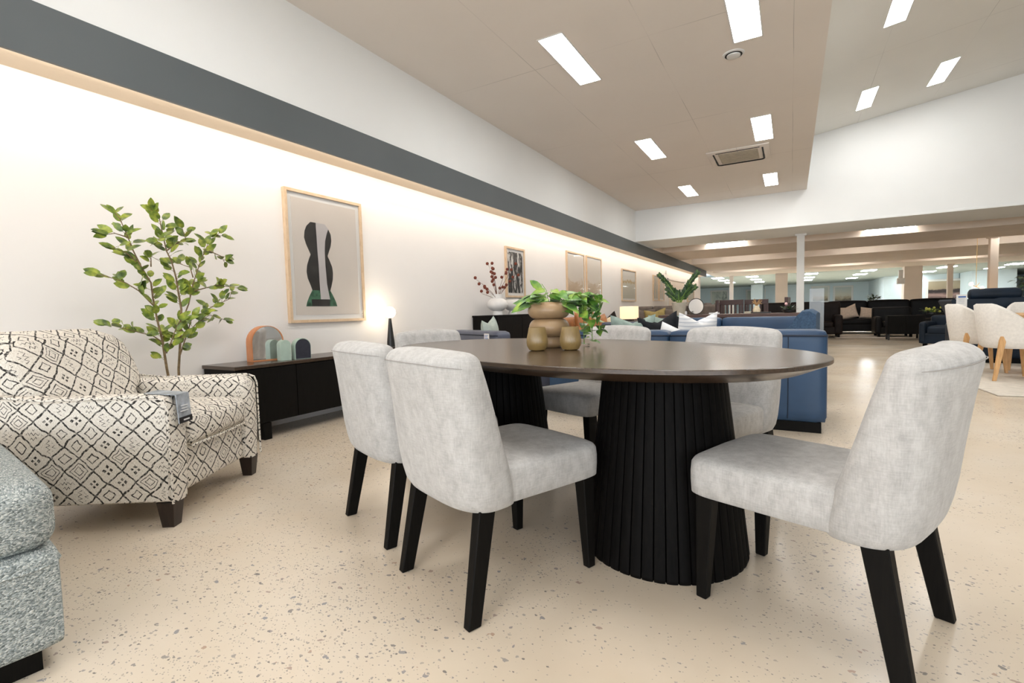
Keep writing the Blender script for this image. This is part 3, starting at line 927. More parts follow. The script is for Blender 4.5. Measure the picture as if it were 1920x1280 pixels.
# local: origin at the middle of the front edge, +y forward, +x towards the viewer side
KW = dict(uv=True, angle=60)
B().soft((0, -.40, .235), (.60, .74, .23), .03, (0, .01, 0), 10).build('base', 'kilim', ac, **KW)
for sx in (1, -1):
    arm = B()
    # side profile extruded across the arm width, scooped up to the back
    n = 16; rings = []
    for k in range(9):
        s_ = k / 8; 
        x = sx * (.265 + .135 * s_)
        inset = .018 * (abs(s_ - .5) * 2) ** 3
        prof = [(-.80, .115 + inset), (.0 - inset, .115 + inset), (.012 - inset, .30), (.012 - inset, .55), (-.01 - inset, .590 - inset), (-.05, .604 - inset), (-.30, .606 - inset), (-.52, .60 - inset), (-.66, .615 - inset), (-.80, .64 - inset)]
        rings.append([(x, y, z) for y, z in prof])
    if sx < 0: rings = rings[::-1]
    arm.loft(rings); arm.build('arm', 'kilim', ac, uv=True, angle=42)
    pz = [(sx * .402, -.80, .635), (sx * .402, -.66, .612), (sx * .402, -.52, .597), (sx * .402, -.05, .600), (sx * .402, -.008, .585), (sx * .402, .006, .55), (sx * .402, .006, .12)]
    B().tube(pz, .0055, 6).build('piping', 'kilim', ac, uv=True)
B().soft((0, -.285, .415), (.525, .60, .155), .045, (0, .025, .02), 12).build('seat_cushion', 'kilim', ac, **KW)
bb = B(); n = 14; rings = []
for k in range(n + 1):
    f = k / n; z = .30 + f * .60
    lean = -.58 - .20 * f - (0.05 * f * f)
    th = .10 * (1 - .25 * f)
    w = .385 if f > .48 else .262
    if f > .48: w = .345 + .03 * math.sin((f - .48) / .52 * PI) - .10 * max(0, (f - .85) / .15) ** 2
    top_r = math.sqrt(max(0, 1 - max(0, (f - .86) / .14) ** 2)) if f > .86 else 1
    ring = []
    for i in range(24):
        a = 2 * PI * i / 24; c, s_ = math.cos(a), math.sin(a)
        ring.append((w * math.copysign(abs(c) ** .4, c), lean + (th * (.25 + .75 * top_r)) * math.copysign(abs(s_) ** .5, s_) * 1.0 + .035 * (1 - c * c) * (s_ > 0), z))
    rings.append(ring)
bb.loft(rings); bb.build('backrest', 'kilim', ac, uv=True, angle=70)
B().box((-.37, -.86, .12), (.37, -.72, .64), 0.02).build('back_panel', 'kilim', ac, uv=True)
B().tube([(-.26, .018, .345), (0, .03, .345), (.26, .018, .345)], .006, 6).build('piping', 'kilim', ac, uv=True)
for x in (-.355, .345):
    for y in (-.045, -.76):
        def q(z, w): return [(x - w, y - w, z), (x + w, y - w, z), (x + w, y + w, z), (x - w, y + w, z)]
        B().loft([q(0, .026), q(.118, .038)]).build('leg', 'espresso', ac, smooth=False)
# hanging tag over the near arm
tg = thing('swing_tag', 'grey printed swing tag with black band hanging on the patterned armchair', 'tag', (-2.59, 1.405, 0), face_rot(fx, fy))
def tagpt(y, z): return y, z
fold = B().add([(.272, -.115, .611), (.362, -.115, .611), (.272, .018, .598), (.362, .018, .598), (.278, .030, .47), (.368, .030, .47), (.272, -.115, .613), (.362, -.115, .613), (.272, .022, .600), (.362, .022, .600), (.278, .034, .47), (.368, .034, .47)],
               [(0, 1, 3, 2), (2, 3, 5, 4), (6, 7, 9, 8), (8, 9, 11, 10), (4, 5, 11, 10), (0, 1, 7, 6), (0, 2, 8, 6), (2, 4, 10, 8), (1, 3, 9, 7), (3, 5, 11, 9)])
fold.build('card', 'tag_grey', tg, smooth=False)
B().add([(.278, .0345, .47), (.368, .0345, .47), (.277, .0330, .497), (.367, .0330, .497), (.278, .0365, .47), (.368, .0365, .47), (.277, .0350, .497), (.367, .0350, .497)], [(0, 1, 3, 2), (4, 5, 7, 6), (0, 1, 5, 4), (2, 3, 7, 6), (0, 2, 6, 4), (1, 3, 7, 5)]).build('band', 'tag_black', tg, smooth=False)
pr_ = B()
for k, (x0, x1) in enumerate(((.30, .345), (.305, .34), (.298, .35))):
    pr_.box((x0, .029, .545 - k * .012), (x1, .0335, .549 - k * .012))
pr_.box((.30, .0355, .480), (.34, .0372, .486))
pr_.build('print', 'tag_white', tg, smooth=False)

# ================================================================== GREY TWEED SOFA CORNER
sf = thing('sofa', 'grey green tweed sofa with thick seat cushion, cut off at bottom left', 'sofa', (-1.70, 0.49, 0), R(-7))
B().soft((-.62, -.55, .195), (1.24, 1.10, .27), .028, (.01, .01, 0), 12).build('base', 'tweed', sf, uv=True, angle=60)
B().soft((-.63, -.55, .415), (1.22, 1.10, .19), .055, (.012, .012, .012), 14).build('seat_cushion', 'tweed', sf, uv=True, angle=60)
box((-1.2, -1.06, 0), (-.04, -.05, .065)).build('plinth', 'black_wood', sf, smooth=False)
B().tube([(-1.2, .002, .29), (-.05, .002, .29), (-.012, -.012, .29), (.002, -.05, .29), (.002, -1.05, .29)], .004, 6).build('piping', 'tweed', sf, uv=True)

# ================================================================== TREE BEHIND THE ARMCHAIR
tr = thing('potted_tree', 'tall leafy artificial ficus behind the patterned armchair', 'plant', (-3.45, 1.62, 0))
B().lathe([(.10, 0), (.105, .004), (.135, .24), (.145, .30), (.138, .30), (.125, .26)], n=36).build('pot', 'clay_pale', tr)
B().lathe([(.126, .262), (.001, .27)], n=24).build('soil', 'soil', tr)
TREE = [
    [(1.567, 0.624), (1.557, 0.751), (1.554, 0.802), (1.532, 0.938), (1.517, 1.072), (1.512, 1.171), (1.466, 1.266), (1.43, 1.36), (1.408, 1.437), (1.374, 1.543), (1.352, 1.57)],
    [(1.523, 1.022), (1.443, 1.119), (1.377, 1.165), (1.288, 1.199), (1.238, 1.206)],
    [(1.548, 0.803), (1.511, 0.839), (1.433, 0.869), (1.334, 0.906), (1.291, 0.92)],
    [(1.57, 0.726), (1.59, 0.8), (1.612, 0.895), (1.623, 0.936)],
    [(1.635, 0.616), (1.656, 0.796), (1.675, 1.004), (1.665, 1.108), (1.656, 1.211), (1.637, 1.312), (1.611, 1.377), (1.592, 1.509), (1.58, 1.607), (1.54, 1.623)],
    [(1.65, 0.709), (1.697, 0.835), (1.768, 0.914), (1.858, 0.966), (1.964, 0.926)],
    [(1.697, 0.835), (1.736, 0.933), (1.879, 1.021), (2.011, 1.077), (2.034, 1.134)],
    [(1.677, 0.934), (1.726, 1.039), (1.768, 1.181), (1.799, 1.253), (1.847, 1.364), (1.887, 1.44), (1.909, 1.515), (2.001, 1.526)],
    [(1.764, 1.127), (1.888, 1.167), (2.035, 1.153)],
    [(1.518, 1.27), (1.522, 1.336), (1.57, 1.307)],
    [(1.44, 1.297), (1.388, 1.34), (1.311, 1.364)],
    [(1.611, 1.377), (1.67, 1.434), (1.703, 1.455), (1.675, 1.52)],
    [(1.588, 1.442), (1.519, 1.434)],
    [(1.76, 1.216), (1.764, 1.286), (1.694, 1.316)],
    [(1.408, 1.437), (1.343, 1.454), (1.303, 1.44)],
    [(1.874, 1.402), (1.973, 1.375), (2.008, 1.34)]]
rt = random.Random(5)
br = B(); fl = B()
for bi, path in enumerate(TREE):
    xo = rt.uniform(-.10, .10) if bi not in (0, 4) else 0
    n = len(path); pts = []
    for k, (y, z) in enumerate(path):
        pts.append(Vector((xo * k / max(1, n - 1), y - 1.62, z)))
    if bi == 0: pts = [Vector((0.02, -.02, .262))] + pts
    if bi == 4: pts = [Vector((-0.01, .01, .262))] + pts
    r0 = .0085 if bi in (0, 4) else .0045
    br.tube(pts, [r0 * (1 - .75 * k / (len(pts) - 1)) for k in range(len(pts))], 6)
    # leaves
    L = sum((b_ - a_).length for a_, b_ in zip(pts, pts[1:]))
    start = 0.30 if bi == 0 else (0.34 if bi == 4 else 0.22)
    s_ = L * start; step = .0165
    while s_ < L:
        acc = 0
        for a_, b_ in zip(pts, pts[1:]):
            l = (b_ - a_).length
            if acc + l >= s_:
                p = a_.lerp(b_, (s_ - acc) / l); td = (b_ - a_).normalized(); break
            acc += l
        an = rt.uniform(0, 2 * PI)
        perp = Vector((math.cos(an) * .7, math.sin(an), rt.uniform(-.3, .6)))
        d = (td * rt.uniform(.3, 1.0) + perp * .9).normalized()
        if rt.random() < .85:
            q0 = p + d * rt.uniform(.006, .03)
            br.tube([p, q0], .0012, 4)
            fl.leaf(q0, d, (rt.uniform(.2, 1), rt.uniform(-.9, .2), rt.uniform(.2, .8)), rt.uniform(.055, .088), rt.uniform(.033, .046), rt.uniform(-.1, .3))
        s_ += step
    fl.leaf(pts[-1], (pts[-1] - pts[-2]), (1, -.4, .3), .06, .032, .1)
br.build('branches', 'stem', tr); fl.build('foliage', 'leaf_tree', tr, angle=80)

# ================================================================== BLACK SIDEBOARD, LEFT WALL
sb1 = thing('sideboard', 'low long black sideboard against the left wall under the large print', 'sideboard', (-3.685, 3.02, 0))
LY = 1.01
box((-.205, -LY + .01, .13), (.185, LY - .01, .560)).build('body', 'black_wood', sb1, smooth=False)
box((-.215, -LY, .560), (.215, LY, .587), 0.003).build('top', 'table_wood', sb1, smooth=False)
for k in range(4):
    y0 = -LY + .012 + k * (2 * LY - .024) / 4; y1 = y0 + (2 * LY - .024) / 4 - .006
    box((.185, y0, .135), (.205, y1, .553), 0.002).build('door', 'black_wood', sb1, smooth=False)
for y in (-LY + .24, LY - .30):
    for x in (-.15, .17):
        box((x - .03, y - .03, 0), (x + .03, y + .03, .13)).build('leg', 'black_wood', sb1, smooth=False)
SZ = .587


def arch_pts(w, h, n=14):
    r = w / 2
    return [(-r, 0), (r, 0)] + [(r * math.cos(PI * k / n), h - r + r * math.sin(PI * k / n)) for k in range(n + 1)]


def arch_obj(w, h, d, mat, name, parent, y0=0.0):
    b_ = B(); pts = arch_pts(w, h)
    b_.prism(pts, y0, y0 + d, 'x'); return b_.build(name, mat, parent, angle=30)


# the arch faces the viewer: local +x looks out into the room
mi = thing('arched_mirror', 'arched table mirror with deep terracotta wooden frame on black sideboard', 'mirror', (-3.70, 2.43, SZ), R(-8))
fr = B(); po = arch_pts(.262, .285); pi_ = [(y * .94, .010 + z * .95) for y, z in po]
n = len(po)
vs = [(.0, y, z) for y, z in po] + [(-.095, y, z) for y, z in po] + [(.0, y, z) for y, z in pi_] + [(-.095, y, z) for y, z in pi_]
fc = []
for i in range(n):
    j = (i + 1) % n
    fc += [(i, j, n + j, n + i), (2 * n + i, 2 * n + j, j, i), (n + i, n + j, 3 * n + j, 3 * n + i), (2 * n + i, 2 * n + j, 3 * n + j, 3 * n + i)]
fr.add(vs, fc).build('frame', 'terracotta', mi, angle=30)
B().prism(pi_, -.094, -.006, 'x').build('glass', 'mirror', mi, angle=30)
for loc, lab, w in (((-3.60, 2.50, SZ), 'sage green ceramic arch bookend, left one against the mirror', .085), ((-3.565, 2.635, SZ), 'sage green ceramic arch bookend with dark face, right one beside the mirror', .135)):
    t = thing('bookend', lab, 'bookend', loc, R(-12), 'sage bookends')
    hh = .165 if w < .1 else .172
    arch_obj(w, hh, .07, 'sage_c', 'block', t, -.035)
    if w > .1:
        B().prism([(y * .93, .004 + z * .95) for y, z in arch_pts(w, hh)], .0352, .038, 'x').build('face', 'slate_face', t, angle=30)
# globe lamp
gl = thing('table_lamp', 'small globe table lamp glowing white on black cone base', 'lamp', (-3.70, 3.83, SZ))
B().lathe([(.050, 0), (.052, .006), (.044, .012), (.014, .312), (.013, .320)], n=24).build('base', 'black_metal', gl)
B().ball((0, 0, .375), .060, 24).build('lamp_shade', 'globe', gl)

# ================================================================== FRAMED PRINTS ON THE LEFT WALL


def framed(name, label, y0, y1, zb, zt, art, fw=.022, group=None, depth=.035, glass=True, wall_x=XW, mount=.045, fmat='frame_oak'):
    cy, cz = (y0 + y1) / 2, (zb + zt) / 2; hw, hh = (y1 - y0) / 2, (zt - zb) / 2
    t = thing(name, label, 'picture', (wall_x, cy, cz), 0, group)
    f = B()
    f.box((0.001, -hw, -hh), (depth, -hw + fw, hh)).box((0.001, hw - fw, -hh), (depth, hw, hh)).box((0.001, -hw + fw, -hh), (depth, hw - fw, -hh + fw)).box((0.001, -hw + fw, hh - fw), (depth, hw - fw, hh))
    f.build('frame', fmat, t, smooth=False)
    B().box((.002, -hw + fw, -hh + fw), (depth - .018, hw - fw, hh - fw)).build('mount', 'white_mat', t, smooth=False)
    if art:
        B().box((depth - .018, -hw + fw + mount, -hh + fw + mount), (depth - .015, hw - fw - mount, hh - fw - mount)).build('print', art, t, smooth=False)
    if glass:
        B().box((depth - .009, -hw + fw, -hh + fw), (depth - .006, hw - fw, hh - fw)).build('glass', 'glass', t, smooth=False)
    return t, hw, hh


big, hw, hh = framed('framed_print', 'large pale oak framed abstract print with stacked dark ovals beside globe lamp', 2.765, 3.648, .883, 2.085, 'paper', .026, mount=.045, depth=.04)


def outline(rows):
    """rows of (z, yl, yr) in 0..1 of the sheet from the bottom"""
    L = [(-hw + 2 * hw * a, -hh + 2 * hh * z) for z, a, b_ in rows]; Rr = [(-hw + 2 * hw * b_, -hh + 2 * hh * z) for z, a, b_ in rows]
    return L + Rr[::-1]


base_g = [(.125, .20, .60), (.16, .215, .585), (.21, .25, .55), (.25, .285, .515)]
body = [(.25, .285, .515), (.29, .265, .535), (.34, .235, .555), (.39, .225, .562), (.44, .235, .555), (.49, .262, .525), (.525, .285, .50), (.56, .262, .52), (.60, .235, .545), (.65, .215, .56), (.70, .225, .555), (.74, .25, .525), (.775, .30, .48)]
B().prism(outline(base_g), .0251, .0262, 'x').build('green_shape', 'ink_green', big, smooth=False)
B().prism(outline(body), .0255, .0266, 'x').build('dark_shape', 'ink_dark', big, smooth=False)
B().prism(outline([(.18, .385, .505), (.30, .38, .475), (.45, .378, .465), (.56, .372, .465), (.64, .37, .475), (.70, .368, .50), (.74, .366, .525), (.775, .366, .48)]), .0268, .0276, 'x').build('pale_band', 'pearl', big, smooth=False)
B().prism(outline([(.125, .27, .50), (.18, .27, .50)]), .0268, .0276, 'x').build('dark_foot', 'ink_dark', big, smooth=False)

framed('framed_print', 'black and white woodland print in oak frame behind the white vases', 6.593, 7.215, 1.165, 1.966, 'art_forest', .03)
framed('framed_print', 'oak framed sand landscape print, left of the matching pair on the wall', 8.984, 9.93, 1.12, 2.125, 'art_marsh', .03, group='pair of sand landscape prints')
framed('framed_print', 'oak framed sand landscape print, right of the matching pair on the wall', 10.06, 11.02, 1.125, 2.125, 'art_marsh', .03, group='pair of sand landscape prints')
framed('framed_print', 'square oak framed sage print with gold branch, past the landscape pair', 12.62, 13.94, 1.144, 2.005, 'art_gold', .03)
framed('framed_print', 'narrow grey and ochre print left of the zz plant, first of two', 15.98, 16.68, 1.18, 2.015, 'art_teal', .03, group='two narrow prints')
framed('framed_print', 'narrow grey and ochre print just behind the zz plant fronds', 16.82, 17.53, 1.18, 2.015, 'art_teal', .03, group='two narrow prints')
framed('framed_print', 'pale gold print at the far end of the left wall above round mirror', 22.0, 23.6, 1.18, 2.0, 'art_gold', .03)
o = B().box((0, -.06, -.05), (.05, .06, .05), .008).build('wall_sensor', 'white_plastic', None, (XW, 17.9, 2.22)); tag(o, 'small white sensor box high on left wall above the doorway', 'sensor')

# ================================================================== SECOND SIDEBOARD WITH VASES
sb2 = thing('sideboard', 'tall black sideboard under the woodland print holding white vases', 'sideboard', (-3.68, 6.70, 0))
box((-.205, -1.05, .10), (.19, 1.05, .868)).build('body', 'black_wood', sb2, smooth=False)
box((-.21, -1.06, .868), (.21, 1.06, .893), 0.003).build('top', 'black_wood', sb2, smooth=False)
for r_ in range(2):
    for k in range(3):
        y0 = -1.045 + k * .698
        box((.19, y0, .11 + r_ * .38), (.205, y0 + .690, .483 + r_ * .38), 0.002).build('drawer', 'black_wood', sb2, smooth=False)
for y in (-.95, .95):
    for x in (-.16, .16): box((x - .025, y - .025, 0), (x + .025, y + .025, .10)).build('leg', 'black_wood', sb2, smooth=False)
vprof = [(.075, 0), (.080, .006), (.070, .045), (.060, .060), (.10, .075), (.14, .115), (.150, .155), (.135, .20), (.105, .225), (.085, .235), (.080, .262), (.092, .300), (.084, .300), (.072, .262)]
v1 = B().lathe(vprof, n=40).build('vase', 'white_ceramic', None, (-3.68, 5.99, .893)); tag(v1, 'white footed bowl vase holding rust red berry branches', 'vase', 'white footed vases')
v2 = B().lathe([(r_ * .92, z) for r_, z in vprof[:10]] + [(.10, .245), (.09, .245)], n=40).build('vase', 'white_ceramic', None, (-3.70, 6.47, .893)); tag(v2, 'white footed bowl vase, empty one behind the pothos leaves', 'vase', 'white footed vases')
bb_ = thing('berry_branches', 'bare twigs with rust red berries in the white vase', 'dried branches', (-3.68, 5.99, 1.10))
tw = B(); be = []
rb = random.Random(3)
twigs = [[(-.50, .29)], [(-.34, .42)], [(-.42, .16)], [(-.20, .50)], [(-.10, .49)], [(.18, .44)], [(.30, .52)], [(.40, .38)], [(-.30, .10)], [(.26, .22)], [(-.14, .30)], [(.06, .20)]]
for (y, z), in [tuple(x) for x in twigs]:
    xx = rb.uniform(-.08, .14)
    pts = [Vector((0, 0, .0)), Vector((xx * .3, y * .25, z * .4)), Vector((xx * .7, y * .65, z * .75)), Vector((xx, y, z))]
    tw.tube(pts, [.004, .003, .0025, .0015], 5)
    for f in (1.0, .8, .62) if z > .2 else (1.0, .7):
        i = min(2, int(f * 3)); p = pts[i].lerp(pts[min(3, i + 1)], f * 3 - i) if f < 1 else pts[3]
        q = p + Vector((rb.uniform(-.02, .02), rb.uniform(-.045, .045), rb.uniform(-.02, .04)))
        tw.tube([p, q], .0015, 4); be.append(q)
tw.build('twigs', 'twig', bb_)
for q in be: B().ball(q, .0225, 10).build('berry', 'berry', bb_)
o = B().lathe([(.09, 0), (.10, .01), (.10, .24), (.09, .25)], n=24).build('dark_vase', 'black_metal', None, (-3.68, 7.45, .893)); tag(o, 'dark cylinder vase at the end of the tall black sideboard', 'vase')


# ================================================================== CUSHIONS AND SOFAS
def cushion(label, loc, w, h, t_, mat, rotz=0, tilt=0, chop=.0, group=None, roll=0, pinch=.06):
    o = B().pillow(w, h, t_, pinch, chop).build('cushion', mat, None, loc, angle=70)
    o.rotation_euler = (tilt, roll, rotz)
    return tag(o, label, 'cushion', group)


def sofa(name, label, cat, loc, rotz, w, d, sh, bh, ah, aw, mat, n=2, pipe=None, feet='black_wood', bt=.2, group=None, base_z=.09, crown=.0, seat_mat=None, frame_mat=None):
    t = thing(name, label, cat, loc, rotz, group)
    iw = w - 2 * aw
    B().soft((0, 0, (base_z + sh - .14) / 2), (w - .01, d - .04, sh - .14 - base_z), .02, (0, 0, 0), 6).build('base', frame_mat or mat, t, angle=60)
    bm_ = w if aw < .05 else w
    for k in range(n):
        x0 = -w / 2 + k * w / n; x1 = x0 + w / n
        bk_ = B().soft(((x0 + x1) / 2, -d / 2 + bt / 2, (bh + base_z) / 2 + .0), (x1 - x0 - .004, bt, bh - base_z), .045, (0, .012, crown), 9).build('back', mat, t, angle=60)
        if pipe:
            zz = bh - .045
            B().tube([(x0 + .006, -d / 2 + .03, zz - .0), (x0 + .03, -d / 2 - .003, zz + .003), ((x0 + x1) / 2, -d / 2 - .010, zz + .006), (x1 - .03, -d / 2 - .003, zz + .003), (x1 - .006, -d / 2 + .03, zz)], .007, 6).build('piping', pipe, bk_)
    for k in range(n):
        x0 = -iw / 2 + k * iw / n; x1 = x0 + iw / n
        B().soft(((x0 + x1) / 2, bt / 2, sh - .085), (x1 - x0 - .006, d - bt - .02, .17), .05, (0, .01, .02), 8).build('seat_cushion', seat_mat or mat, t, angle=60)
    if aw > .05:
        for sx in (-1, 1):
            B().soft((sx * (w / 2 - aw / 2), bt / 2 - .005, (ah + base_z) / 2), (aw, d - bt - .0, ah - base_z), .05, (0.005, 0.0, .01), 8).build('arm', mat, t, angle=60)
    for x in (-w / 2 + .09, w / 2 - .09):
        for y in (-d / 2 + .09, d / 2 - .09):
            B().box((x - .03, y - .03, 0), (x + .03, y + .03, base_z + .01)).build('leg', feet, t, smooth=False)
    return t


blue1 = sofa('sofa', 'blue leather sofa with dark piping, its back to the dining table', 'sofa', (-.865, 4.52, 0), 0, 2.19, .94, .44, .748, .62, .22, 'blue_lea', 2, 'piping', base_z=.075, bt=.22)
# vertical stitched seams on the outside back
for x in (1.09, .22 - .89 + 1.11 - .9):
    pass
B().box((-1.06, -.44, .0), (1.06, .42, .075)).build('plinth', 'black_wood', blue1, smooth=False)
st_ = B()
for x in (.85, -.55): st_.tube([(x, -.478, .70), (x, -.484, .4), (x, -.476, .10)], .003, 5)
st_.build('stitching', 'piping', blue1)
cushion('white cushion with grey stripes propped on the near blue sofa', (-.785, 4.80, .43), .46, .46, .14, 'stripes', R(52), R(7), .17)
cushion('plain white cushion behind the near blue sofa back, beside striped one', (-.99, 4.60, .41), .34, .37, .13, 'white_fab', R(30), R(8), .05, roll=R(16))
cushion('black cushion tilted on the near blue sofa, left of the striped cushion', (-1.10, 4.86, .42), .42, .46, .14, 'charcoal', R(40), R(4), .16, group='black cushions on the blue sofa', roll=R(-8))
cushion('black cushion peeking between the white and striped cushions', (-.93, 4.98, .42), .36, .42, .12, 'charcoal', R(40), R(6), .1, group='black cushions on the blue sofa', roll=R(10))
cushion('sage green cushion on the near blue sofa behind the middle chair', (-1.36, 4.72, .43), .44, .45, .14, 'sage', R(30), R(8), .16, group='sage cushions')
cushion('sage green cushion farther back, behind the black cushion', (-1.45, 6.55, .43), .44, .42, .15, 'sage', R(5), R(-10), .12, group='sage cushions')
blue2 = sofa('sofa', 'second blue leather sofa, farther back before the dark console', 'sofa', (-.78, 6.55, 0), PI, 1.90, .92, .44, .79, .60, .2, 'blue_lea', 2, 'piping', bt=.22)
# wing chair
wc = thing('armchair', 'blue fabric wing chair with curved sides at the end of the blue sofas', 'armchair', (-.07, 5.72, 0), face_rot(-1, .1)); wc.scale = (.78, .85, 1)
w_ = B(); rings = []
for k in range(15):
    f = k / 14; x = -.36 + .72 * f
    prof = []
    side = abs(f - .5) * 2
    top = .88 - .02 * side ** 3
    fr_ = [(-.36, .10), (.30, .10), (.31, .50), (.24, .60), (.02, .66), (-.10, .72), (-.17, .82), (-.22, top), (-.30, top + .004), (-.36, top - .03)]
    if side < .68: fr_ = [(-.36, .10), (.30, .10), (.30, .30), (.28, .40), (.0, .42), (-.18, .43), (-.20, .62), (-.24, top), (-.30, top + .004), (-.36, top - .03)]
    rings.append([(x, y, z) for y, z in fr_])
w_.loft(rings); w_.build('shell', 'blue_fab', wc, angle=50)
B().soft((0, .06, .46), (.46, .44, .12), .05, (0, 0, .02), 8).build('seat_cushion', 'blue_fab', wc, angle=60)
for x in (-.3, .3):
    for y in (-.3, .25): B().box((x - .02, y - .02, 0), (x + .02, y + .02, .11)).build('leg', 'black_wood', wc, smooth=False)

# blue leather armchair, greyed by a painted wall reflection, with price card, left behind the table
ga = sofa('armchair', 'blue leather armchair greyed by painted reflection behind the table with sage cushion, below tall sideboard', 'armchair', (-2.80, 4.70, 0), face_rot(.42, .91), 1.02, .92, .42, .742, .58, .2, 'blue_grey', 1, 'piping', bt=.2)
cushion('pale sage cushion standing on the greyed blue armchair', (-2.86, 4.58, .42), .50, .46, .13, 'sage_pale', face_rot(.95, .30), R(8), .14, roll=R(5))
pc = thing('price_card', 'white price card with blue printed lines on greyed blue armchair back', 'price card', (-2.64, 4.082, .672), face_rot(.42, .91))
B().box((-.045, -.008, -.05), (.045, -.004, .05)).build('card', 'white_plastic', pc, smooth=False)
pq = B()
for k in range(4): pq.box((-.035, -.0095, .03 - k * .016), (.03 - .008 * (k % 2), -.008, .036 - k * .016))
pq.build('print', 'tag_blue', pc, smooth=False)

# ================================================================== LEFT MIDDLE GROUND
sofa('sofa', 'tan leather sofa against the left wall, behind the trailing plant', 'sofa', (-3.30, 9.05, 0), face_rot(1, 0), 2.2, .95, .44, .80, .62, .22, 'tan', 3, None)
cushion('tan leather cushion leaning upright on tan sofa, nearest end', (-3.22, 8.35, .43), .5, .48, .18, 'tan', face_rot(.9, -.4), R(10), .1)
cushion('orange tan cushion in front on the tan sofa', (-3.05, 8.62, .43), .46, .44, .18, 'tan', face_rot(.95, -.3), R(12), .1)
ch_ = sofa('armchair', 'slate blue armchair beside the glowing cube lamp', 'armchair', (-2.30, 7.75, 0), face_rot(-.3, 1), .8, .8, .42, .735, .56, .15, 'blue_grey', 1, 'piping', bt=.18)
cushion('dark brown cushion leaning against the cube lamp table', (-3.05, 9.35, .44), .42, .42, .15, 'dark_fab', R(0), R(8), .15, roll=R(-22))
cushion('small cream cushion in front of the dark brown cushion', (-3.05, 8.95, .43), .38, .34, .15, 'cream_fab', R(0), R(8), .05, roll=R(-14))
tb_ = thing('side_table', 'small dark side table under the cube lamp', 'side table', (-2.55, 8.72, 0))
B().box((-.24, -.24, .68), (.24, .24, .72), .004).build('top', 'espresso', tb_, smooth=False)
for x in (-.2, .2):
    for y in (-.2, .2): B().box((x - .018, y - .018, 0), (x + .018, y + .018, .68)).build('leg', 'espresso', tb_, smooth=False)
cl = thing('cube_lamp', 'square cream fabric lamp shade glowing warm above side table', 'lamp', (-2.52, 8.62, .72))
B().box((-.06, -.06, 0), (.06, .06, .03)).build('base', 'espresso', cl, smooth=False)
B().soft((0, 0, .145), (.27, .27, .23), .012, (0, 0, 0), 3).build('lamp_shade', 'cube', cl, angle=50)
bsf = sofa('sofa', 'long taupe brown fabric sofa along the left wall with scatter cushions', 'sofa', (-2.50, 11.6, 0), PI, 2.4, .95, .44, .985, .66, .22, 'brown_fab', 3, None, bt=.25)
cushion('brown cushion leaning at left end of the long taupe sofa', (-3.05, 11.45, .45), .55, .50, .18, 'brown_fab', R(5), R(-10), .1, roll=R(4), group='cushions on the taupe sofa')
cushion('olive brown cushion beside it on the long taupe sofa', (-2.70, 11.38, .45), .50, .48, .18, 'mustard', R(5), R(-12), .12, roll=R(-6), group='cushions on the taupe sofa')
cushion('brown cushion in the middle of the long taupe sofa', (-2.35, 11.45, .45), .55, .50, .18, 'brown_fab', R(-5), R(-10), .08, group='cushions on the taupe sofa')
cushion('mustard olive lumbar cushion at the planter end of the taupe sofa', (-2.05, 11.3, .46), .5, .34, .16, 'mustard', R(-5), R(-12), .05)

# ================================================================== DARK CONSOLE WITH PLANT AND MIRROR
CT = .82
co = thing('console_table', 'long reddish walnut console table behind the blue sofas', 'console table', (-.83, 7.85, 0))
B().box((-.95, -.22, CT - .045), (.95, .22, CT), .004).build('top', 'walnut', co, smooth=False)
for x in (-.9, .9):
    for y in (-.18, .18): B().box((x - .03, y - .03, 0), (x + .03, y + .03, CT - .045)).build('leg', 'walnut', co, smooth=False)
B().box((-.87, -.18, .12), (.87, .18, .15)).build('shelf', 'walnut', co, smooth=False)
zp = thing('potted_plant', 'zz plant with two tall green fronds in pale planter on the console', 'plant', (-1.52, 7.9, CT))
B().lathe([(.075, 0), (.085, .004), (.092, .06), (.112, .19), (.106, .19), (.095, .15)], n=32).build('pot', 'clay_pale', zp)
B().lathe([(.096, .155), (.001, .16)], n=20).build('soil', 'soil', zp)
zs = B(); zl = B(); rz = random.Random(9)
for (ex, ey, ez, n_) in ((-.30, 0, .64, 24), (.27, .02, .64, 24), (-.20, .08, .42, 15), (.18, -.06, .44, 15), (-.08, .05, .38, 9), (.07, .06, .36, 9), (-.15, -.08, .34, 9), (.25, -.04, .42, 10), (.0, -.05, .36, 8)):
    P = [Vector((ex * .06, ey * .1, .15)), Vector((ex * .22, ey * .3, .15 + (ez - .15) * .35)), Vector((ex * .6, ey * .6, .15 + (ez - .15) * .72)), Vector((ex, ey, ez))]
    zs.tube(P, [.008, .007, .005, .002], 6)
    for k in range(n_):
        f = .34 + .66 * k / (n_ - 1); g = f * 3; i = min(2, int(g)); p = P[i].lerp(P[i + 1], g - i); td = (P[i + 1] - P[i]).normalized()
        for sd in (-1, 1):
            side = td.cross(Vector((0, 1, 0))).normalized() * sd
            zl.leaf(p, td * .75 + side * .75 + Vector((0, rz.uniform(-.4, .4), 0)), (0, -1, .3), rz.uniform(.055, .075) * (1.25 - .45 * f), .030, .1)
zs.build('stems', 'vine', zp); zl.build('foliage', 'leaf_dark', zp, angle=80)
rm = thing('round_mirror', 'round table mirror with thin black rim on the console', 'mirror', (-1.265, 7.88, CT), R(-14))
pts = [(.118 * math.cos(2 * PI * k / 36), 0, .125 + .118 * math.sin(2 * PI * k / 36)) for k in range(37)]
B().tube(pts, .006, 6).build('rim', 'black_metal', rm)
B().prism([(.116 * math.cos(2 * PI * k / 36), .125 + .116 * math.sin(2 * PI * k / 36)) for k in range(36)], -.003, .003, 'y').build('glass', 'mirror', rm, angle=30)
B().box((-.08, -.035, 0), (.08, .035, .009)).build('base', 'black_metal', rm, smooth=False)
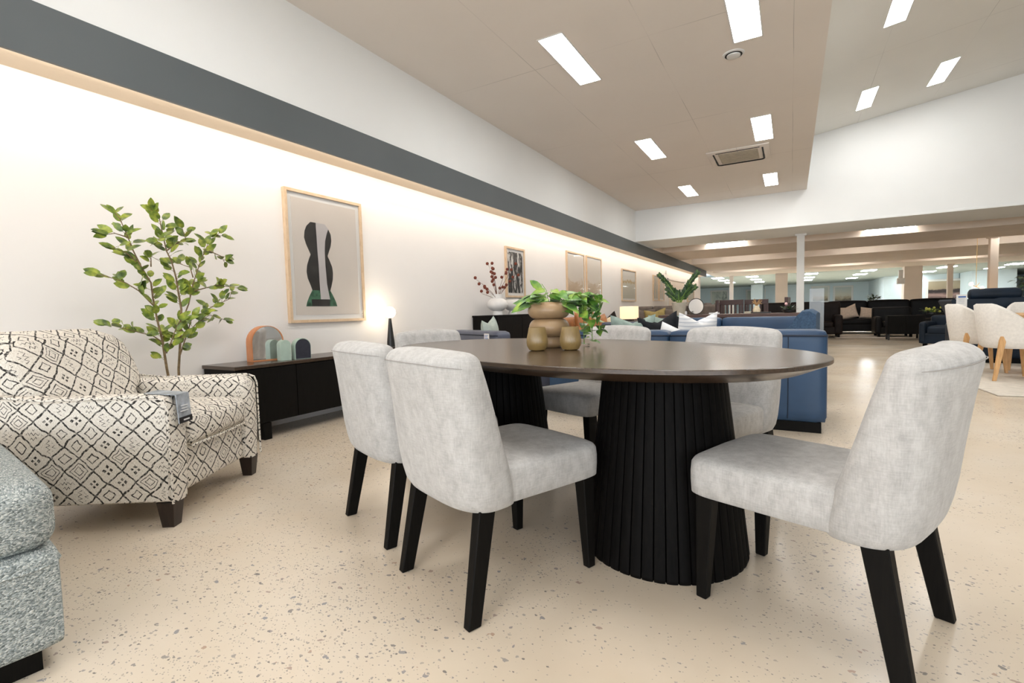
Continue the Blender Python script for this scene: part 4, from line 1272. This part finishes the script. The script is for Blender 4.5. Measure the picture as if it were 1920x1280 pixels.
o = B().lathe([(.016, 0), (.018, .004), (.018, .05), (.003, .052), (.002, .062)], n=16).build('candle', 'white_ceramic', None, (-1.395, 7.78, CT)); tag(o, 'small white candle between planter and round mirror', 'candle')
o = B().box((-.07, -.05, 0), (.07, .05, .022), .003).build('book', 'white_fab', None, (-1.0, 7.85, CT)); tag(o, 'small white book lying on the walnut console before slatted chair', 'book')
o = B().box((-.045, -.04, 0), (.045, .04, .03), .003).build('trinket_box', 'clay_pale', None, (-.545, 7.85, CT)); tag(o, 'little pale box on the console right of the slatted chair', 'box')
o = B().box((-.13, -.07, 0), (.13, .07, .018), .004).build('tray', 'black_metal', None, (-.38, 7.88, CT)); tag(o, 'flat black tray on the console below dried grass', 'tray')
pv = thing('dried_arrangement', 'golden dried grass tuft in cream vase behind the console', 'dried flowers', (-.44, 8.02, CT))
B().lathe([(.03, 0), (.045, .01), (.052, .05), (.03, .10), (.026, .11)], n=20).build('vase', 'cream_fab', pv)
dg = B(); rg = random.Random(4)
for k in range(60):
    a = rg.uniform(0, 2 * PI); e = rg.uniform(0.02, .075)
    dg.tube([(0, 0, .10), (math.cos(a) * e * .6, math.sin(a) * e * .6, .15), (math.cos(a) * e, math.sin(a) * e, rg.uniform(.13, .215))], .003, 4)
dg.build('grass_tuft', 'straw', pv)
fa = thing('flower_arrangement', 'green foliage arrangement with one pink white bloom on console end', 'flowers', (-.03, 7.95, CT))
B().lathe([(.05, 0), (.07, .01), (.075, .04), (.06, .045)], n=20).build('bowl', 'black_metal', fa)
ff = B(); rf = random.Random(8)
for k in range(70):
    a = rf.uniform(0, 2 * PI); e = rf.uniform(0, .07)
    ff.leaf((math.cos(a) * e, math.sin(a) * e, .03 + rf.uniform(0, .05)), (math.cos(a), math.sin(a), rf.uniform(-.1, .9)), (0, 0, 1), rf.uniform(.04, .075), .03, .2)
ff.build('foliage', 'leaf_dark', fa, angle=80)
B().ball((-.03, -.04, .125), .022, 10).build('bloom', 'flower', fa)


def slat_chair(label, loc, rotz, w=.44, h=1.06):
    t = thing('slat_back_chair', label, 'chair', loc, rotz, 'dark slat back chairs behind the console')
    for x in (-w / 2 + .02, w / 2 - .02):
        B().box((x - .02, -.24, 0), (x + .02, -.20, h)).build('post', 'mahogany', t, smooth=False)
        B().box((x - .02, .18, 0), (x + .02, .22, .44)).build('leg', 'mahogany', t, smooth=False)
    B().box((-w / 2, -.245, h - .10), (w / 2, -.195, h), .006).build('top_rail', 'mahogany', t, smooth=False)
    for k in range(5):
        x = -w / 2 + .065 + k * (w - .13) / 4
        B().box((x - .018, -.23, .50), (x + .018, -.21, h - .10)).build('slat', 'mahogany', t, smooth=False)
    B().box((-w / 2 + .02, -.235, .47), (w / 2 - .02, -.205, .52)).build('lower_rail', 'mahogany', t, smooth=False)
    B().box((-w / 2, -.23, .43), (w / 2, .22, .475), .01).build('seat', 'dark_fab', t, smooth=False)
    return t


sc0 = slat_chair('dark slat back chair facing the viewer, centre of the row behind console', (-1.04, 10.45, 0), PI)
dup(sc0, (-.62, 10.95, 0), PI, 'dark slat back chair partly behind the centre one, to its right')
dup(sc0, (-1.52, 10.6, 0), R(100), 'dark slat back chair turned sideways just right of round mirror')
dup(sc0, (-.27, 9.5, 0), R(85), 'dark slat back chair turned sideways, right of the dried grass')
for x, y, lab in ((-1.70, 12.2, 'left of two grey upholstered chairs past the round mirror'), (-1.48, 12.35, 'right of two grey upholstered chairs beside the slatted chair')):
    t = thing('upholstered_chair', lab, 'chair', (x, y, 0), 0, 'grey upholstered chairs')
    B().soft((0, 0, .74), (.19, .09, .56), .03, (0, 0, .01), 6).build('backrest', 'brown_fab', t, angle=60)
    B().soft((0, -.2, .45), (.20, .42, .10), .03, (0, 0, 0), 5).build('seat', 'brown_fab', t, angle=60)
    for xx in (-.075, .075):
        for yy in (-.36, 0.0): B().box((xx - .015, yy - .015, 0), (xx + .015, yy + .015, .42)).build('leg', 'espresso', t, smooth=False)
dt = thing('dining_table', 'dark wooden dining table among the slat back chairs', 'table', (-.9, 9.55, 0))
B().box((-.55, -.35, .71), (.5, .35, .75), .004).build('table_top', 'espresso', dt, smooth=False)
for x in (-.5, .45):
    for y in (-.3, .3): B().box((x - .03, y - .03, 0), (x + .03, y + .03, .71)).build('leg', 'espresso', dt, smooth=False)

# ================================================================== FAR DARK SOFAS, RIGHT OF CENTRE
sofa('sofa', 'dark brown leather sofa past the white post, left part behind the flowers', 'sofa', (-.02, 15.4, 0), PI, 1.5, .95, .44, 1.0, .62, .2, 'dark_fab', 2, None)
sofa('sofa', 'dark brown sofa directly behind the clear acrylic stand', 'sofa', (.62, 16.3, 0), PI, 1.2, .95, .44, .98, .62, .2, 'dark_fab', 2, None)
gs = thing('display_stand', 'tall clear blue grey display sheet beside the wing chair', 'display stand', (.50, 12.9, 0))
B().box((-.14, -.01, .02), (.14, .01, 1.28)).build('sheet', 'acrylic', gs, smooth=False)
B().box((-.16, -.12, 0), (.16, .12, .02)).build('base', 'black_metal', gs, smooth=False)
sofa('sofa', 'long black leather sofa with beige cushions at the end of the aisle', 'sofa', (2.55, 18.1, 0), PI, 3.1, 1.0, .45, 1.0, .64, .26, 'black_lea', 3, None, crown=.02)
cushion('beige cushion with pointed corners, left of two on black sofa', (1.52, 17.75, .46), .52, .42, .18, 'beige_fab', R(0), R(-12), .12, group='beige cushions on the black sofa', roll=R(-14))
cushion('beige cushion, right of two on black sofa', (2.0, 17.75, .45), .48, .34, .18, 'beige_fab', R(0), R(-12), .0, group='beige cushions on the black sofa', roll=R(8))
sofa('armchair', 'black leather armchair between black sofa and black cabinet', 'armchair', (2.38, 16.45, 0), R(180), .85, .8, .42, .80, .55, .15, 'black_lea', 1, None)
bc = thing('cabinet', 'low black cabinet on thin legs standing at the rug end', 'cabinet', (2.42, 15.1, 0))
B().box((-.36, -.18, .15), (.36, .18, .60), .004).build('body', 'black_wood', bc, smooth=False)
B().box((-.355, -.19, .16), (-.003, -.18, .59)).build('door', 'black_wood', bc, smooth=False)
B().box((.003, -.19, .16), (.355, -.18, .59)).build('door', 'black_wood', bc, smooth=False)
for x in (-.33, .33):
    for y in (-.15, .15): B().box((x - .018, y - .018, 0), (x + .018, y + .018, .15)).build('leg', 'black_metal', bc, smooth=False)
cf = thing('console_table', 'narrow black table carrying yellow green flowers', 'side table', (3.05, 15.6, 0))
B().box((-.30, -.2, .56), (.30, .2, .60)).build('top', 'black_wood', cf, smooth=False)
for x in (-.27, .27):
    for y in (-.17, .17): B().box((x - .02, y - .02, 0), (x + .02, y + .02, .56)).build('leg', 'black_wood', cf, smooth=False)
gf = thing('flower_arrangement', 'low yellow green flower arrangement on narrow black table', 'flowers', (3.0, 15.55, .60))
B().lathe([(.06, 0), (.09, .01), (.09, .05), (.07, .05)], n=20).build('bowl', 'black_metal', gf)
g1 = B(); g2 = B(); rq = random.Random(2)
for k in range(60):
    a = rq.uniform(0, 2 * PI); e = rq.uniform(0, .16)
    g1.leaf((math.cos(a) * e, math.sin(a) * e * .6, .04 + rq.uniform(0, .08)), (math.cos(a), math.sin(a), rq.uniform(0, .9)), (0, 0, 1), .09, .05, .2)
for k in range(12):
    a = rq.uniform(0, 2 * PI); e = rq.uniform(.05, .22)
    g2.ball((math.cos(a) * e, math.sin(a) * e * .6, .06 + rq.uniform(0, .12)), .028, 8)
g1.build('foliage', 'leaf_pothos', gf, angle=80); g2.build('blooms', 'yellow', gf)
o = B().soft((2.25, 17.4, .007), (2.4, 3.2, .014), .006, n=4).build('rug', 'rug'); tag(o, 'pale rug under the black leather sofa and black cabinet', 'rug')
sofa('armchair', 'navy and slate blue armchair low beside navy recliner sofa', 'armchair', (2.72, 12.6, 0), R(150), .75, .75, .44, .64, .52, .12, 'navy', 1, None)
# far plant and cabinet
fp = thing('potted_plant', 'dark green bushy plant above the black sofa back', 'plant', (2.95, 25.0, 0))
B().lathe([(.16, 0), (.2, .5), (.18, .5)], n=24).build('pot', 'clay_pale', fp)
g1 = B()
for k in range(90):
    a = rq.uniform(0, 2 * PI); e = rq.uniform(0, .24)
    g1.leaf((math.cos(a) * e, math.sin(a) * e, .85 + rq.uniform(0, .42) * (1 - e)), (math.cos(a), math.sin(a), rq.uniform(-.2, .9)), (0, 0, 1), .16, .09, .2)
g1.tube([(0, 0, .45), (0.02, 0, .9), (0, 0, 1.25)], .02, 6)
g1.build('foliage', 'leaf_dark', fp, angle=80)
o = B().box((-.09, -.06, 0), (.09, .06, .42), .01).box((-.16, -.1, -.28), (.16, .06, .02), .03).build('wall_speaker', 'white_plastic', None, (4.75, 30.9, 2.1)); tag(o, 'beige box fixture high on the left of the wide column', 'fixture')

# ================================================================== NAVY RECLINER SOFA
nv = thing('sofa', 'navy leather recliner sofa with rolled headrest seen from the side', 'sofa', (2.67, 9.9, 0), 0)
B().soft((0, 0, .33), (1.0, .95, .50), .04, (0, 0, 0), 8).build('base', 'navy', nv, angle=60)
_bk = B(); _bk.prism([(-.62, .92), (-.60, .95), (.50, .93), (.52, .88), (.45, .12), (-.30, .12), (-.42, .45)], -.42, .30, 'y'); _bk.build('backrest', 'navy', nv, angle=30)
rl = B(); rl.lathe([(.05, 0), (.075, .015), (.085, .05), (.085, .51), (.075, .545), (.05, .56)], n=24)
ro = rl.build('headrest', 'navy', nv); ro.rotation_euler = (0, R(90), 0); ro.location = (-.40, -.30, 1.01)
B().soft((.25, -.25, .93), (.75, .3, .06), .03, n=6).build('head_cushion', 'navy', nv, angle=60)
B().box((-.42, -.40, 0), (.42, .40, .09)).build('plinth', 'black_wood', nv, smooth=False)
ps = thing('sign_holder', 'small white price sign with blue heading on navy sofa', 'sign', (2.17, 9.474, .925))
B().box((-.06, -.004, -.09), (.06, .004, .09), .002).build('card', 'white_plastic', ps, smooth=False)
B().box((-.04, -.0055, .045), (.045, -.004, .066)).build('heading', 'tag_blue', ps, smooth=False)
pq = B()
for k in range(4): pq.box((-.035, -.0052, .022 - k * .02), (.03, -.004, .027 - k * .02))
pq.build('print', 'tag_grey', ps, smooth=False)

# ================================================================== OAK TABLE, IVORY TUB CHAIRS, RUG
o = B().soft((0, 0, .008), (3.4, 3.6, .016), .007, n=6).build('rug', 'rug', None, (3.30, 8.25, 0), R(4)); tag(o, 'cream rug under the oak table and ivory tub chairs', 'rug')
ot = thing('dining_table', 'light oak dining table among the ivory tub chairs', 'table', (3.06, 8.1, .016))
B().box((-.80, -.62, .70), (.80, .62, .735), .008).build('table_top', 'oak', ot, smooth=False)
B().box((-.72, -.54, .60), (.72, .54, .70)).build('apron', 'oak', ot, smooth=False)
for x in (-.62, .62):
    for y in (-.44, .44): leg_mesh(x, y, .62, x * 1.03, y * 1.03, .07, .07, .045, .045).build('leg', 'oak', ot, smooth=False)


def tub_chair(label):
    t = thing('tub_chair', label, 'chair', (0, 0, 0), 0, 'ivory tub chairs with oak legs')
    b_ = B(); outer = []; inner = []; n = 28
    rings = []
    for k in range(n + 1):
        ph = -118 + 236 * k / n; a = R(ph); bk_ = (1 + math.cos(a)) / 2
        sm_ = bk_ * bk_ * (3 - 2 * bk_)
        top_ = .56 + .31 * min(1, max(0, (bk_ - .30) / .60)) ** .9
        s1, c1 = math.sin(a), -math.cos(a)
        ro_ = .285; ri = .235; zb = .36
        flare = .05 * (top_ - .4) * 2
        def P(r, z, off=0): return (s1 * (r + off), c1 * (r + off) * 1.0, z)
        rings.append([P(ro_ - .045, zb), P(ro_ - .01, zb + .03), P(ro_, zb + .10), P(ro_, (top_ + zb) / 2, flare * .5), P(ro_, top_ - .02, flare), P((ro_ + ri) / 2, top_, flare), P(ri, top_ - .015, flare), P(ri, (top_ + zb) / 2, flare * .4), P(ri - .01, zb + .02)])
    b_.loft(rings); b_.build('backrest', 'boucle', t, angle=60)
    B().lathe([(.20, .36), (.245, .375), (.25, .44), (.235, .47), (.12, .485), (.001, .488)], (0, .015, 0), n=32).build('seat', 'boucle', t, angle=60)
    for sx in (-1, 1):
        leg_mesh(sx * .215, -.165, .50, sx * .25, -.245, .04, .055, .026, .032).build('leg', 'oak', t, smooth=False)
        leg_mesh(sx * .19, .17, .40, sx * .21, .21, .045, .045, .026, .030).build('leg', 'oak', t, smooth=False)
    return t


tc = tub_chair('ivory tub chair nearest the viewer with oak legs on the cream rug')
tc.location = (2.20, 7.66, .016); tc.rotation_euler = (0, 0, face_rot(1, .12))
dup(tc, (2.10, 8.42, .016), face_rot(1, .05), 'ivory tub chair just behind the nearest one, in front of navy sofa', 'ivory tub chairs with oak legs')
dup(tc, (2.85, 9.02, .016), face_rot(.02, -1), 'ivory tub chair on the far side of the oak table, at the picture edge', 'ivory tub chairs with oak legs')

# ================================================================== FAR END
def far_art(label, x0, x1, z0_, z1_, y, art, group=None, fm='espresso'):
    t = thing('framed_print', label, 'picture', ((x0 + x1) / 2, y, (z0_ + z1_) / 2), 0, group)
    w, h = (x1 - x0) / 2, (z1_ - z0_) / 2
    B().box((-w, -.04, -h), (w, -.005, h)).build('frame', fm, t, smooth=False)
    B().box((-w + .04, -.046, -h + .04), (w - .04, -.04, h - .04)).build('mount', 'white_mat', t, smooth=False)
    B().box((-w + .14, -.050, -h + .14), (w - .14, -.046, h - .14)).build('print', art, t, smooth=False)


k = 50 / 43
far_art('large pale abstract print on far wall, leftmost beyond the slatted chairs', -6.72, -5.12, 1.03, 2.50, 50, 'art_far', 'far wall abstracts', 'white_plastic')
far_art('large pale abstract print on far wall behind the dried grass', -3.65, -2.02, 1.03, 2.45, 50, 'art_far', 'far wall abstracts', 'white_plastic')
far_art('beige dune print on far wall, left of two beside the white post', 1.51, 2.88, 1.06, 2.50, 50, 'art_dune', 'far wall dune prints', 'white_plastic')
far_art('beige dune print on far wall, right of two above black sofa', 3.12, 4.55, 1.03, 2.45, 50, 'art_dune', 'far wall dune prints', 'white_plastic')
far_art('large dark and pink landscape print between the two right columns', 7.85, 10.0, .90, 2.38, 42.4, 'art_dark', None, 'white_plastic')
sp_ = struct('wall_screen', box((7.0, 42.42, 0), (9.55, 42.6, 2.72)), 'wall_blue')
ch = thing('chandelier', 'brass twig chandelier with two glowing globes in the right distance', 'chandelier', (4.90, 20.0, 1.33))
B().tube([(0, 0, 1.79), (0, 0, .02), (.04, 0, -.02)], .006, 6).tube([(-.11, 0, .08), (.0, 0, .0), (.13, 0, -.06)], .008, 6).tube([(.0, 0, 0), (.08, 0, .12)], .006, 6).build('arms', 'brass', ch)
B().ball((-.11, 0, .09), .055, 16).build('globe', 'bulb', ch)
B().ball((.14, 0, -.05), .055, 16).build('globe', 'bulb', ch)
# plant at right edge
pp = thing('potted_plant', 'dark leafed tall plant cut off by the right picture edge', 'plant', (3.62, 12.0, 0))
B().lathe([(.13, 0), (.16, .35), (.14, .35)], n=24).build('pot', 'clay_pale', pp)
g1 = B(); g3 = B()
for k in range(80):
    a = rq.uniform(0, 2 * PI); e = rq.uniform(.02, .16)
    g1.leaf((math.cos(a) * e, math.sin(a) * e, .90 + rq.uniform(0, .45)), (math.cos(a), math.sin(a), rq.uniform(-.5, .5)), (0, 0, 1), .11, .045, .3)
g3.tube([(0, 0, .3), (0.02, 0, .9), (0, 0, 1.35)], .012, 6)
g3.build('stem', 'stem', pp); g1.build('foliage', 'leaf_dark', pp, angle=80)
